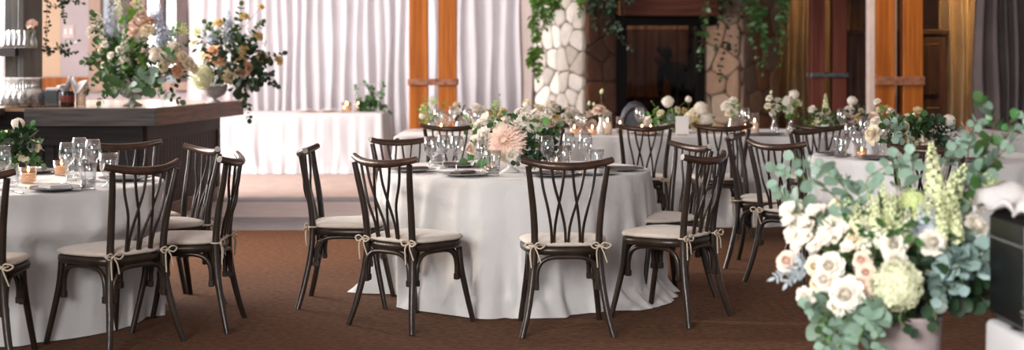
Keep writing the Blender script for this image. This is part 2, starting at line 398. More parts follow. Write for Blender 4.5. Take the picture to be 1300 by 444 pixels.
b=prism([(c0[0],c0[1]+ins),(c1[0],c1[1]+ins*1.5),(c2[0]-ins,c2[1]+ins),(c2[0],19.3),(c0[0],19.3)],0,3.3); obj('pillar_core',b.mesh('core','mortar'),fp)
stonework('stone_facing',a0,a1,0,3.2,LIT_PALE,fp,.22,4,gap=.006,label='pale cream stones of the left pillar')
stonework('stone_facing',a1,a2,0,3.2,SHADE_BRN,fp,.36,5,label='brown stones beside the glass doors',asp=.8)
stonework('stone_facing',c0,c1,0,3.2,TAN,fp,.26,6,label='tan and grey stones right of the glass doors')
stonework('stone_facing',c1,c2,0,3.2,SHADE_BRN+TAN[:2],fp,.3,9,label='darker stones at the right end')
z=at(0,20,17.75).z; xm0=X(792,17.75); xm1=X(913,17.75)
b=MB(); b.box(((xm0+xm1)/2,18.05,z+.19),(xm1-xm0,.6,.38),0,.012); obj('mantel',b.mesh('mantel','mantelwood'),fp)
b=MB(); b.box(((xm0+xm1)/2,18.5,3.0),(xm1-xm0+.1,.3,1.25)); obj('chimney_breast',b.mesh('cb','mortar'),fp)
zl=at(0,32,18.25).z
b=MB(); xl0=X(783,18.25); xl1=X(905,18.25)
b.box(((xl0+xl1)/2,18.22,zl+.06),(xl1-xl0+.1,.12,.13)); b.box((X(789,18.3),18.3,zl/2),(.13,.1,zl)); b.box((X(889,18.3),18.3,zl/2),(.10,.1,zl)); b.box(((xl0+xl1)/2,18.3,.06),(xl1-xl0-.1,.1,.12))
b.box((X(860,18.3),18.32,zl/2),(.012,.03,zl))
obj('door_frame',b.mesh('df','black'),fp)
b=MB(); b.box((X(839,18.32),18.34,zl/2),(X(889,18.3)-X(789,18.3)-.1,.008,zl-.1),0,.001); obj('glass_door',b.mesh('gd','doorglass'),fp)
b=MB(); b.box((X(838,18.9),18.9,.84),(1.0,.03,.24)); b.box((X(838,18.9)-.47,18.9,.48),(.05,.04,.96)); b.box((X(838,18.9)+.47,18.9,.48),(.05,.04,.96)); obj('fire_screen',b.mesh('fs','darkwood'),fp)
# firebox side walls of the see-through hearth
for x in(a2[0]-.03,c0[0]+.03):
    b=MB(); b.box((x,19.2,1.6),(.04,1.6,3.2)); obj('firebox_wall',b.mesh('fw','black'),fp)

# person behind the glass
import bmesh
def build_person():
    hx=X(858,19.3); pts=[];rad=[];ed=[]
    def a(p,r,par=None):
        pts.append(p); rad.append(r)
        if par is not None: ed.append((par,len(pts)-1))
        return len(pts)-1
    Y0=19.3
    pel=a((hx+.08,Y0,.95),.14); b1=a((hx+.06,Y0,1.08),.125,pel); b2=a((hx+.02,Y0,1.22),.145,b1); b3=a((hx-.05,Y0,1.34),.12,b2)
    nk=a((hx-.13,Y0-.02,1.42),.05,b3)
    for s in(-1,1):
        h=a((hx+.08+s*.09,Y0,.84),.095,pel); k=a((hx+.06+s*.11,Y0-.05,.48),.06,h); f=a((hx+.08+s*.11,Y0,.08),.042,k); a((hx+.06+s*.12,Y0-.14,.035),.034,f)
        sh=a((hx-.03+s*.17,Y0,1.33),.06,b3); el=a((hx-.02+s*.21,Y0-.1,1.06),.046,sh); wr=a((hx-.12+s*.12,Y0-.28,1.0),.032,el); 
        hd=a((hx-.14+s*.1,Y0-.33,1.0),.030,wr)
    me=bpy.data.meshes.new('person'); me.from_pydata(pts,ed,[])
    bm=bmesh.new(); bm.from_mesh(me); ly=bm.verts.layers.skin.verify(); bm.verts.ensure_lookup_table()
    for i,v in enumerate(bm.verts): v[ly].radius=(rad[i],rad[i]); v[ly].use_root=(i==0)
    bm.to_mesh(me); bm.free(); me.materials.append(M['cloth_dark'])
    o=obj('person',me); o.modifiers.new('sk','SKIN'); s=o.modifiers.new('ss','SUBSURF'); s.levels=2; s.render_levels=2
    tag(o,'dark-clothed person leaning forward, seen dimly through the fireplace glass','person')
    b=MB(); b.ball((0,0,0),.10,16,0,1.22); 
    for p in ((-.1,-.03,-.01),): b.ball(p,.018,8)
    b.ball((-.03,-.095,-.02),.016,8)
    obj('head',b.mesh('head','skin'),o,(hx-.21,Y0-.05,1.5))
    b=MB(); b.ball((.03,0,.02),.115,16,0,1.15); obj('hair',b.mesh('hair','hair'),o,(hx-.2,Y0-.05,1.525))
build_person()

# ------------------------------------------------------------------ chairs
def chair_proto():
    t=thing('crossback_chair','x','chair',(0,0,0))
    # local: +Y faces forward (toward the table)
    for s in(-1,1):
        b=MB(); pts=spline([(s*.235,-.265,0),(s*.205,-.235,.12),(s*.178,-.20,.30),(s*.166,-.19,.46),(s*.172,-.205,.62),(s*.19,-.235,.78),(s*.203,-.25,.872)],5)
        k=len(pts); b.tube(pts,[.0155+.0035*math.sin(PI*min(1,i/k*1.1)) for i in range(k)],10); obj('leg',b.mesh('rearleg','chairwood'),t)
    for s in(-1,1):
        b=MB(); pts=spline([(s*.215,.235,0),(s*.198,.205,.14),(s*.180,.175,.30),(s*.172,.165,.43)],5)
        b.tube(pts,[.0145+.004*i/len(pts) for i in range(len(pts))],10); obj('leg',b.mesh('frontleg','chairwood'),t)
    # crest rail
    b=MB(); pts=[];rad=[]
    for i in range(17):
        u=i/16*2-1; pts.append((u*.232,-.285+.062*u*u,.872+.030*abs(u)**2.2)); rad.append(.0215-.0045*u*u)
    b.tube(pts,rad,12,flat=1.0,capmi=1); obj('crest_rail',b.mesh('crest',['crestwood','endgrain']),t)
    def crest(x): u=x/.232; return (x,-.285+.062*u*u,.865+.030*abs(u)**2.2)
    # spindles
    for s in(-1,1):
        for top,bot in((.142,.078),(.086,.006),(.020,.067)):
            c=crest(s*top); bx=s*bot
            P=[c,(s*(top*.78+bot*.22),c[1]+.012,.77),(s*(top*.38+bot*.62),-.245,.66),(s*(top*.08+bot*.92),-.215,.555),(bx,-.195,.445)]
            b=MB(); b.tube(spline(P,4),.0075,7); obj('spindle',b.mesh('spindle','chairwood'),t)
    # seat frame
    def outline(k,inset=0,z=0):
        out=[]
        for i in range(k):
            a=2*PI*i/k; ca,sa=math.cos(a),math.sin(a); e=.62
            x=abs(ca)**e*(1 if ca>0 else -1)*(.222-inset); y=abs(sa)**e*(1 if sa>0 else -1)*(.212-inset)
            x*=1+.10*(y/.21); out.append((x,y,z))
        return out
    b=MB(); k=40
    b.grid([outline(k,.012,.412),outline(k,.002,.418),outline(k,0,.435),outline(k,.002,.448),outline(k,.014,.454)],0,closed=True)
    b.add(outline(k,.014,.454),[list(range(k))]); b.add(outline(k,.012,.412),[list(range(k))[::-1]])
    obj('seat',b.mesh('seat','chairwood'),t)
    b=MB(); b.grid([outline(k,.02,.455),outline(k,.004,.459),outline(k,-.003,.467),outline(k,.003,.477),outline(k,.02,.484),outline(k,.07,.489),outline(k,.15,.491)],0,closed=True)
    b.add(outline(k,.15,.491),[list(range(k))]); b.add(outline(k,.02,.455),[list(range(k))[::-1]])
    cu=obj('cushion',b.mesh('cushion','cushion'),t)
    # arches
    def arch(p,q,h0,h1,name='arch_brace'):
        p=Vector(p);q=Vector(q); P=[]
        for i in range(21):
            u=i/20; a=PI*u
            e=abs(math.cos(a))**.55*(1 if math.cos(a)>0 else -1)
            w=.5-.5*e; P.append((p.x+(q.x-p.x)*w,p.y+(q.y-p.y)*w,h0+(h1-h0)*math.sin(a)**.6 if 0<u<1 else h0))
        b=MB(); b.tube(P,.0125,8); 
        for e in(0,-1): 
            x,y,z=P[e]; b.box((x,y,z-.008),(.028,.028,.034))
        obj(name,b.mesh('arch','chairwood'),t)
    arch((-.158,-.205,0),(.158,-.205,0),.26,.405)
    arch((-.152,.180,0),(.152,.180,0),.26,.405)
    for s in(-1,1): arch((s*.178,-.170,0),(s*.176,.145,0),.26,.405)
    # ties
    for s in(-1,1):
        b=MB(); x0,y0,z0=s*.170,-.215,.462; r=random.Random(5+s)
        b.tube([(x0+.024*math.cos(a),-.19+.024*math.sin(a),z0) for a in [2*PI*i/12 for i in range(13)]],.0045,6)
        for d,l in((-1,.05),(1,.055)):
            b.tube(spline([(x0,y0,z0),(x0+d*.02,y0-.012,z0+.018),(x0+d*l,y0-.01,z0+.006),(x0+d*.03,y0-.014,z0-.012),(x0,y0-.004,z0)],4),.0042,6)
        b.tube(spline([(x0,y0,z0),(x0+.015,y0-.012,z0-.03),(x0+.035,y0-.006,z0-.085)],4),.0038,6)
        b.tube(spline([(x0,y0,z0),(x0-.02,y0-.012,z0-.025),(x0-.015,y0-.012,z0-.11)],4),.0038,6)
        b.ball((x0,y0-.004,z0),.008,8)
        obj('tie',b.mesh('tie','tie'),cu)
    return t
CH=[ # rear-mid x,y ; facing dx,dy ; label ; group
 ((.285,7.25),(-.05,1),'dark crossback chair seen square from behind, front right of the central round table','c'),
 ((-.685,7.46),(.64,.77),'crossback chair with pale sheen on its rail, front left of the central round table','c'),
 ((-1.20,8.32),(1,-.02),'crossback chair seen side-on at the far left of the central round table','c'),
 ((1.06,7.69),(-.80,.58),'nearest crossback chair right of the central round table, with light round rail end','c'),
 ((1.11,8.72),(-.90,-.42),'crossback chair tucked just behind the side-on chair right of the central table','c'),
 ((-.735,9.42),(.45,-.89),'crossback chair at the back left of the central round table, facing us','c'),
 ((-1.80,6.98),(-.82,.57),'dark crossback chair seen from behind at the left round table, front right','l'),
 ((-1.82,8.42),(-.8,-.6),'silvery crossback chair near the bar, right of the left round table','l'),
 ((-1.485,7.58),(-.985,.0),'crossback chair with white round rail end, rightmost at the left table','l'),
 ((-2.50,6.45),(-.1,1),'crossback chair cut off by the left edge of the picture','l'),
 ((-2.43,8.92),(.55,-.83),'crossback chair on the far side of the left table, before the dark bar','l'),
 ((-.50,11.45),(0,1),'crossback chair at the left end of the long table','b'),
 ((.21,11.45),(0.03,1),'crossback chair at the long table mostly hidden by the central bouquet','b'),
 ((1.07,11.42),(0,1),'crossback chair squarely facing the long table before the glass doors','b'),
 ((1.70,11.42),(-.03,1),'crossback chair at the long table, second right of the menu card','b'),
 ((1.545,9.90),(.94,-.34),'narrow side-on crossback chair left of the right round table','r'),
 ((1.65,8.93),(.77,.64),'crossback chair at the front left of the right round table, behind eucalyptus','r'),
 ((2.26,10.85),(.62,-.78),'crossback chair at the back left of the right round table','r'),
 ((2.50,11.45),(0,1),'crossback chair at the right of the long table, its rail showing behind another chair','b'),
 ((2.50,8.55),(.3,.95),'crossback chair at the near side of the right table, seen through the flower stems','r'),
]
GR={'c':'crossback chairs around the central round table','l':'crossback chairs around the left round table','r':'crossback chairs around the right round table','b':'crossback chairs along the long table'}
proto=chair_proto(); CHF=[]
for i,(r_,d,lab,g) in enumerate(CH):
    d=Vector(d).normalized(); o_=Vector(r_)+d*.25; rz=math.atan2(d.y,d.x)-PI/2; CHF.append((o_.x,o_.y,d.x,d.y))
    if i==0: proto.location=(o_.x,o_.y,0); proto.rotation_euler=(0,0,rz); proto['label']=lab; proto['group']=GR[g]
    else: dup(proto,(o_.x,o_.y,0),rz,lab,GR[g])

# ------------------------------------------------------------------ tables and cloths
def cloth(path,ztop,m,name,label,flare=.10,seed=1,amp=.05,folds=18,puddle=.05,levels=26,group=None,center=None,zb=.006,tuck=False,sharp=1.0):
    r=random.Random(seed); n=len(path); P=[Vector((p[0],p[1])) for p in path]; Nn=[Vector((p[2],p[3])) for p in path]
    ce=center or (sum((p for p in P),Vector((0,0)))/n)
    L=[0]
    for i in range(n): L.append(L[-1]+(P[(i+1)%n]-P[i]).length)
    T=L[-1]
    ks=[(max(2,int(folds*f)),r.uniform(0,6.28),w) for f,w in((1,1),(.62,.7),(1.7,.4),(.37,.6))]
    ph=[ (k,p,w) for k,p,w in ks]
    def fold(s): 
        v=0
        for k,p,w in ph:
            q=math.sin(2*PI*k*s/T+p+.6*math.sin(2*PI*3*s/T+p)); v+=w*(math.copysign(abs(q)**sharp,q))
        return v/1.9
    need=[0]*n
    if tuck:
        for i in range(n):
            rr=(P[i]-ce).length; q=rr-.5; hit=None
            while q<rr+.26:
                x=ce.x+Nn[i].x*q; y=ce.y+Nn[i].y*q
                for ci,(ox,oy,dx,dy) in enumerate(CHF):
                    if ci in (3,4): continue
                    ly=(x-ox)*dx+(y-oy)*dy; lx=(x-ox)*dy-(y-oy)*dx
                    if abs(lx)<.25 and -.32<ly<.27: hit=q; break
                if hit is not None: break
                q+=.01
            if hit is not None: need[i]=hit-rr
            else: need[i]=9
        mn=[min([need[(i+k)%n] for k in range(-3,4)]) for i in range(n)]
        mn=[min(.2,v) for v in mn]
        need=[max(-.09,sum(mn[(i+k)%n] for k in range(-4,5))/9) for i in range(n)]
    b=MB(); rows=[]
    for q in (.02,.25,.5,.75,.92): rows.append([(*(ce+(P[i]-ce)*q),ztop+.0015*math.sin(i*.5+q*9)) for i in range(n)])
    rows.append([(*(P[i]-Nn[i]*.010),ztop) for i in range(n)]); rows.append([(*(P[i]-Nn[i]*.003),ztop-.003) for i in range(n)])
    fv=[fold(L[i]) for i in range(n)]; f2=[math.sin(2*PI*5*L[i]/T+seed)+.7*math.sin(2*PI*9*L[i]/T+seed*2) for i in range(n)]
    for k in range(levels+1):
        t=k/levels; z=ztop-.012-(ztop-.012-zb)*t; row=[]
        for i in range(n):
            d=.003+flare*t**1.1+amp*(t**.55)*fv[i]*(.7+.3*math.sin(5*t+i*.01))+ .020*math.sin(7*t+f2[i]*2.2+fv[i]*2)*t*t
            zz=z
            if t>.86: 
                u=(t-.86)/.14; d+=puddle*u*u*(1+.35*f2[i])-.6*amp*fv[i]*u; zz=max(zb,z+.016*u*(1-u)*3*(1+math.sin(fv[i]*3+f2[i])))
            if tuck and d>need[i]:
                w=min(1,max(0,(t-.22)/.16)); w=w*w*(3-2*w); d=d*(1-w)+(need[i]-.004)*w
            row.append((P[i].x+Nn[i].x*d,P[i].y+Nn[i].y*d,zz))
        rows.append(row)
    b.grid(rows,0,closed=True); b.add(rows[0],[list(range(n))])
    o=obj(name,b.mesh(name,m)); return tag(o,label,'tablecloth',group)
def circ(cx,cy,r,n=420): return [(cx+r*math.cos(2*PI*i/n),cy+r*math.sin(2*PI*i/n),math.cos(2*PI*i/n),math.sin(2*PI*i/n)) for i in range(n)]
def rrect(x0,x1,y0,y1,r=.06,step=.025):
    out=[]
    def line(ax,ay,bx,by,nx,ny):
        L=math.hypot(bx-ax,by-ay); k=max(2,int(L/step))
        for i in range(k): out.append((ax+(bx-ax)*i/k,ay+(by-ay)*i/k,nx,ny))
    def arc(cx,cy,a0):
        for i in range(6): a=a0+PI/2*i/6; out.append((cx+r*math.cos(a),cy+r*math.sin(a),math.cos(a),math.sin(a)))
    line(x0+r,y0,x1-r,y0,0,-1); arc(x1-r,y0+r,-PI/2); line(x1,y0+r,x1,y1-r,1,0); arc(x1-r,y1-r,0)
    line(x1-r,y1,x0+r,y1,0,1); arc(x0+r,y1-r,PI/2); line(x0,y1-r,x0,y0+r,-1,0); arc(x0+r,y0+r,PI)
    return out
def table_round(cx,cy,r,label):
    t=thing('round_table',label,'table',(cx,cy,0))
    b=MB(); b.lathe([(.001,.715),(r-.012,.715),(r-.012,.742),(.001,.742)],48,smooth=False); obj('tabletop',b.mesh('tt','darkwood'),t)
    for k in range(4):
        a=PI/4+k*PI/2; b=MB(); b.tube([(r*.62*math.cos(a),r*.62*math.sin(a),0),(r*.6*math.cos(a),r*.6*math.sin(a),.715)],.018,8); obj('leg',b.mesh('tl','iron'),t)
TC=(.015,8.75); TL=(-2.74,7.72); TR=(2.96,10.0)
table_round(*TC,.83,'central round table hidden under the pale grey cloth')
table_round(*TL,.83,'left round table hidden under its grey cloth')
table_round(*TR,.83,'right round table hidden under its pale cloth')
cloth(circ(*TC,.83),.75,'linen','tablecloth','pale grey linen cloth reaching the floor on the central round table',flare=.055,tuck=True,seed=4,amp=.050,folds=29,puddle=.10)
cloth(circ(*TL,.83),.75,'linen','tablecloth','grey linen cloth on the round table at the left edge',flare=.04,tuck=True,seed=8,amp=.045,folds=27,puddle=.06)
cloth(circ(*TR,.83),.75,'linen','tablecloth','pale cloth on the right round table behind the big bouquet',flare=.04,tuck=True,seed=12,amp=.045,folds=27,puddle=.05)
LY0,LY1=12.25,13.75; LX0,LX1=X(497,12.1),4.6
t=thing('long_table','long banquet table hidden under its cream cloth','table',((LX0+LX1)/2,(LY0+LY1)/2,0))
b=MB(); b.box((0,0,.74),(LX1-LX0-.03,LY1-LY0-.03,.035)); obj('tabletop',b.mesh('tt','darkwood'),t)
for sx in(-1,1):
    for sy in(-1,1): b=MB(); b.box((sx*(LX1-LX0-.4)/2,sy*(LY1-LY0-.3)/2,.36),(.06,.06,.72)); obj('leg',b.mesh('tl','darkwood'),t)
cloth(rrect(LX0,LX1,LY0,LY1,.12),.77,'linen','tablecloth','long pale cloth on the banquet table before the fireplace',flare=.06,seed=21,amp=.03,folds=60,puddle=.06,levels=18,center=None)
BX0,BX1=X(280,18.1),X(486,18.1)
t=thing('side_table','white-clothed side table before the white curtain','table',((BX0+BX1)/2,18.6,0))
b=MB(); b.box((0,0,.735),(BX1-BX0-.03,.95,.03)); obj('tabletop',b.mesh('tt','darkwood'),t)
for sx in(-1,1):
    for sy in(-1,1): b=MB(); b.box((sx*(BX1-BX0-.3)/2,sy*.4,.36),(.04,.04,.72)); obj('leg',b.mesh('tl','iron'),t)
cloth(rrect(BX0,BX1,18.1,19.1,.03),.77,'whitecloth','tablecloth','crisp white floor-length cloth on the side table at the back left',flare=.05,seed=31,amp=.022,folds=34,puddle=.03,levels=16,sharp=.6)

# ------------------------------------------------------------------ bar
NY=12.15; FX=-3.07; FY=14.9; FX2=-2.84; BH=1.02
t=thing('bar_counter','dark wooden bar counter with panelled sides and thick top edge','bar counter',(0,0,0))
def quadprism(pts,z0,z1): return prism(pts,z0,z1)
lx=-5.4
top=[(lx,NY),(FX,NY),(FX2,FY),(lx,FY)]
b=quadprism(top,BH-.03,BH); obj('counter_top',b.mesh('ct','bartop'),t)
def board(p,q,z0,z1,th,m,name='fascia',off=0):
    p=Vector((*p,0));q=Vector((*q,0)); d=(q-p).normalized(); n=Vector((d.y,-d.x,0)); b=MB()
    c=(p+q)/2+n*(off+th/2); b.box((c.x,c.y,(z0+z1)/2),((q-p).length,th,z1-z0),0,.004,rot=math.atan2(d.y,d.x)); return obj(name,b.mesh(name,m),t)
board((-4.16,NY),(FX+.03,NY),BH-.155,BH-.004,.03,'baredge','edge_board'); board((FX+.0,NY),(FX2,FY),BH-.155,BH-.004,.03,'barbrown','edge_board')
i1=(FX-.10,NY+.10); i2=(FX2-.22,FY-.1)
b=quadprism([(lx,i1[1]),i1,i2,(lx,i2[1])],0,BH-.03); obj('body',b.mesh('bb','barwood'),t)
# frame boards, front
board((-5.4,i1[1]),i1,BH-.33,BH-.155,.03,'barwood','rail'); board((-5.4,i1[1]),i1,0,.14,.03,'barwood','rail')
for px in (50,64,118,170): 
    xx=X(px,i1[1]); board((xx-.04,i1[1]),(xx+.04,i1[1]),.14,BH-.33,.025,'barwood','stile')
# right side: carved rail, panel, frame
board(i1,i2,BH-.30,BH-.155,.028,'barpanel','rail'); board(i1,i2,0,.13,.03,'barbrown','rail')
d=(Vector(i2)-Vector(i1)); 
for u0,u1 in((0,.05),(.955,1.0)):
    p=Vector(i1)+d*u0; q=Vector(i1)+d*u1; board(tuple(p),tuple(q),.13,BH-.30,.028,'barpanel','stile')
for k in range(22):
    u=.055+.9*k/22; p=Vector(i1)+d*u; q=Vector(i1)+d*(u+.9/22*.9); board(tuple(p),tuple(q),.13,BH-.30,.012,'barpanel','slat')

# shelf unit on the bar
SY=12.6
t=thing('shelf_unit','grey wooden shelf unit holding rows of clean glasses at the left edge','shelf',(0,0,0))
xr=X(54,SY+.37); xl=X(-60,SY)
b=MB(); b.box((xr-.025,SY+.12,2.07),(.05,.5,2.09)); obj('side_panel',b.mesh('sp','greywood'),t)
b=MB(); b.box((X(30,SY+.35),SY+.34,2.07),(X(52,SY+.35)-X(6,SY+.35),.03,2.09)); obj('back_panel',b.mesh('bp','greywood'),t)
z1=at(0,61,SY-.2).z-.0; b=MB(); b.box(((xl+xr)/2-.03,SY+.08,z1-.035),(xr-xl-.06,.5,.07)); obj('shelf',b.mesh('sh','shelfwood'),t)
SH1=z1
b=MB(); b.box(((xl+X(28,SY))/2,SY-.67,BH-.03),(X(32,SY)-xl,.42,.06)); obj('shelf',b.mesh('sh','shelfwood'),t)
b=MB(); b.box((X(14,SY)-.08,SY-.66,.48),(.05,.3,.94)); obj('support',b.mesh('su','black'),t)

# ------------------------------------------------------------------ glassware prototypes
def mesh_lathe(prof,m,n=20,name='g'): b=MB(); b.lathe(prof,n); return b.mesh(name,m)
G_wine=mesh_lathe([(.001,.002),(.034,.003),(.036,.005),(.015,.010),(.005,.018),(.004,.05),(.0045,.088),(.018,.098),(.034,.120),(.040,.142),(.038,.170),(.031,.205),(.030,.206),(.036,.170),(.038,.142),(.032,.121),(.016,.101),(.001,.098)],'glass')
G_flute=mesh_lathe([(.001,.002),(.030,.003),(.031,.005),(.010,.012),(.004,.025),(.004,.09),(.012,.100),(.024,.125),(.027,.16),(.024,.225),(.022,.225),(.025,.16),(.022,.126),(.001,.103)],'glass')
G_tumb=mesh_lathe([(.001,.002),(.030,.002),(.033,.010),(.036,.045),(.034,.052),(.039,.100),(.041,.128),(.039,.128),(.036,.095),(.031,.052),(.030,.012),(.001,.010)],'glass')
G_water=mesh_lathe([(.001,.012),(.030,.012),(.034,.050),(.001,.050)],'dullglass')
G_goblet=mesh_lathe([(.001,.002),(.035,.003),(.020,.012),(.008,.02),(.009,.045),(.022,.055),(.038,.08),(.041,.11),(.040,.155),(.038,.155),(.039,.11),(.036,.082),(.001,.06)],'glass')
def glass(kind,px,py,Y,label,group,z=.752,water=False,sc_=1,cat=None):
    me={'wine':G_wine,'flute':G_flute,'tumbler':G_tumb,'goblet':G_goblet}[kind]
    p=(X(px,Y),Y,z); nm={'wine':'wine_glass','flute':'champagne_flute','tumbler':'water_glass','goblet':'water_goblet'}[kind]
    t=thing(nm,label,'glass',p,0,group); t.scale=(sc_,)*3
    obj('bowl' if kind!='tumbler' else 'cup',me,t)
    if water: obj('water',G_water,t,(0,0,0) if kind=='tumbler' else (0,0,.09),scale=.95)
    return t
def yat(py,z): return F*(EYE-z)/(py-HY)   # depth at which height z shows at row py
V_cup=mesh_lathe([(.001,.0),(.030,.0),(.033,.006),(.036,.068),(.033,.068),(.030,.008),(.001,.006)],'votiveglass')
V_wax=mesh_lathe([(.001,.008),(.029,.008),(.031,.040),(.001,.042)],'wax')
V_fl=mesh_lathe([(.0005,0),(.005,.004),(.0065,.010),(.004,.019),(.0005,.028)],'flame',10)
def votive(px,py,label,group=None,z=.752,Y=None,s=1,light=True):
    Y=Y or yat(py,z); t=thing('votive_candle',label,'candle',(X(px,Y),Y,z),0,group); t.scale=(s,)*3
    obj('cup',V_cup,t); obj('wax',V_wax,t); obj('flame',V_fl,t,(0,0,.046)); return t
CY_g=mesh_lathe([(.001,.0),(.042,.0),(.044,.004),(.044,.20),(.041,.20),(.041,.008),(.001,.006)],'glass')
CY_w=mesh_lathe([(.001,.008),(.032,.008),(.032,.11),(.001,.112)],'wax')
def pillar_candle(px,Y,label,group,z=.772,s=1):
    t=thing('pillar_candle',label,'candle',(X(px,Y),Y,z),0,group); t.scale=(s,)*3
    obj('glass_cylinder',CY_g,t); obj('wax',CY_w,t); obj('flame',V_fl,t,(0,0,.115),scale=1.3); return t

# plates, napkins, cutlery
PL=mesh_lathe([(.001,.004),(.085,.004),(.10,.010),(.145,.016),(.148,.019),(.144,.020),(.10,.014),(.085,.009),(.001,.009)],'plate',40)
PL2=mesh_lathe([(.001,.004),(.085,.004),(.10,.010),(.145,.016),(.148,.019),(.144,.020),(.10,.014),(.085,.009),(.001,.009)],'plategrey',40)
def napkin_mesh(m,L=.20,W=.07,H=.022):
    b=MB(); 
    for k in range(3): b.box((0,0,.004+k*H/3+H/6),(L-.004*k,W-.006*k,H/3-.001),0,.004)
    return b.mesh('napkin',m)
NAP=napkin_mesh('napkin',.20,.075,.013); NAPL=napkin_mesh('napkinlight',.16,.11,.018)
def plate(x,y,rz,label,nlabel,light=False,group=None,ngroup=None,nl=False,z=.752):
    t=obj('dinner_plate',PL2 if light else PL,None,(x,y,z)); tag(t,label,'plate',group)
    if nlabel:
        n=obj('folded_napkin',NAPL if nl else NAP,None,(x,y,z+.012),rz); tag(n,nlabel,'napkin',ngroup)
def knife_mesh():
    b=MB(); b.bar((0,-.10,.004),(0,0,.004),.012,.006); b.add([(-.007,0,.003),(.007,0,.003),(.008,.06,.003),(.003,.10,.003),(-.006,.09,.003),(-.007,0,.005),(.007,0,.005),(.008,.06,.005),(.003,.10,.005),(-.006,.09,.005)],[(0,1,2,3,4),(9,8,7,6,5),(0,5,6,1),(1,6,7,2),(2,7,8,3),(3,8,9,4),(4,9,5,0)],0,False); return b.mesh('knife','silver')
def fork_mesh():
    b=MB(); b.bar((0,-.10,.004),(0,.03,.005),.009,.004); b.box((0,.042,.006),(.024,.03,.003))
    for k in range(4): b.bar((-.010+k*.0067,.055,.006),(-.010+k*.0067,.098,.010),.003,.003,0,.0005)
    return b.mesh('fork','silver')
KN=knife_mesh(); FK=fork_mesh()
def cutlery(cx,cy,a,where,r=.64):
    # a: direction angle of the place from the table centre
    u=Vector((math.cos(a),math.sin(a))); v=Vector((-u.y,u.x))
    for k,me in ((1,FK),(-1,KN)):
        p=Vector((cx,cy))+u*r+v*k*.185; o=obj('fork' if k==1 else 'knife',me,None,(p.x,p.y,.752),math.atan2(-u.y,-u.x)-PI/2)
        tag(o,('silver fork beside ' if k==1 else 'silver knife beside ')+where,'cutlery')

# ------------------------------------------------------------------ flower meshes (unit radius, +Z forward)
def petal(b,phi,r0,h0,wid,ln,tilt,curl,mi=0,nu=4,nv=4,point=0):
    # petal rooted at radius r0,height h0, growing outwards with elevation tilt
    rows=[]; ca,sa=math.cos(phi),math.sin(phi)
    for i in range(nv+1):
        v=i/nv; e=tilt-curl*v*v; rr=r0+ln*v*math.cos(e); zz=h0+ln*v*math.sin(e)
        w=wid*(math.sin(PI*min(.98,(v*.75+.18)))**.7)*(1-point*v**2)
        row=[]
        for j in range(nu+1):
            u=j/nu*2-1; cup=.25*u*u*w
            lx=rr-cup*math.sin(e)*1.0; lz=zz+cup*math.cos(e); ly=u*w
            row.append((lx*ca-ly*sa,lx*sa+ly*ca,lz))
        rows.append(row)
    b.grid(rows,mi)
def rose_mesh(name,m,seed=1,open_=1.0):
    r=random.Random(seed); b=MB()
    b.ball((0,0,.10),.16,8,0,1.2); o0=r.uniform(0,6)
    b.grid([[((.03+.26*t/30)*(1+.12*math.sin(t*.9))*math.cos(o0+t*.52),(.03+.26*t/30)*math.sin(o0+t*.52),-.1+(.62-.10*t/30)*v) for t in range(31)] for v in (0,.5,.85,1)])
    for k,(n,r0,h0,w,l,ti) in enumerate(((4,.16,.05,.26,.52,1.50),(5,.24,.0,.34,.56,1.36),(5,.18,-.08,.42,.66,1.10),(6,.24,-.12,.46,.70,1.12),(7,.24,-.24,.52,.84,.82*open_),(7,.18,-.36,.56,.98,.42*open_))):
        o=r.uniform(0,6)
        for i in range(n): petal(b,o+2*PI*i/n+r.uniform(-.15,.15),r0,h0,w,l*r.uniform(.92,1.08),ti+r.uniform(-.1,.1),-.25 if k<3 else .35)
    return b.mesh(name,m)
def dahlia_mesh(m='dahlia'):
    r=random.Random(3); b=MB(); b.ball((0,0,.05),.30,10)
    for k in range(11):
        n=11+k*2; el=1.45-k*.185; ln=.36+.045*k
        for i in range(n): petal(b,2*PI*(i+.5*(k%2))/n+r.uniform(-.08,.08),.14+.02*k,.20-.035*k,.12,ln*r.uniform(.85,1.1),el+r.uniform(-.12,.12),.25,0,2,4,.45)
    return b.mesh('dahlia',m)
def floret(b,c,nrm,s,mi=0,n=4,tw=0):
    q=nrm.to_track_quat('Z','Y').to_matrix(); 
    for i in range(n):
        a=2*PI*i/n+tw; d=Vector((math.cos(a),math.sin(a),0)); e=Vector((-d.y,d.x,0))
        P=[Vector((0,0,0)),d*.5*s+e*.38*s+Vector((0,0,.08*s)),d*s+Vector((0,0,.16*s)),d*.5*s-e*.38*s+Vector((0,0,.08*s))]
        b.add([c+q@p for p in P],[(0,1,2,3)],mi)
def hydrangea_mesh(m,seed=1,n=150,s=.20,squash=.85,jit=.06,core=True):
    r=random.Random(seed); b=MB()
    if core: b.ball((0,0,0),.80,12,0,squash)
    for i in range(n):
        z=1-2*(i+.5)/n; a=i*2.39996; q=math.sqrt(1-z*z); d=Vector((q*math.cos(a),q*math.sin(a),z*squash)); rr=1+r.uniform(-jit,jit)
        
        if not core: b.tube([(0,0,-.3),d*rr*.5,d*rr*.9],.012,4,0,False)
        floret(b,d*rr*.92,(d+Vector((r.uniform(-.3,.3),r.uniform(-.3,.3),r.uniform(-.3,.3)))).normalized(),s*r.uniform(.85,1.2),0,4,r.uniform(0,1.5))
    return b.mesh('hydrangea',m)
def open_mesh(m,n=6,seed=2):
    r=random.Random(seed); b=MB()
    for k in(0,1):
        for i in range(n//2): petal(b,2*PI*(i+.5*k)/(n//2)+r.uniform(-.1,.1),.05,-.35,.58,1.05,1.15-.15*k,.35,0,4,5,.1)
    return b.mesh('open',[m])
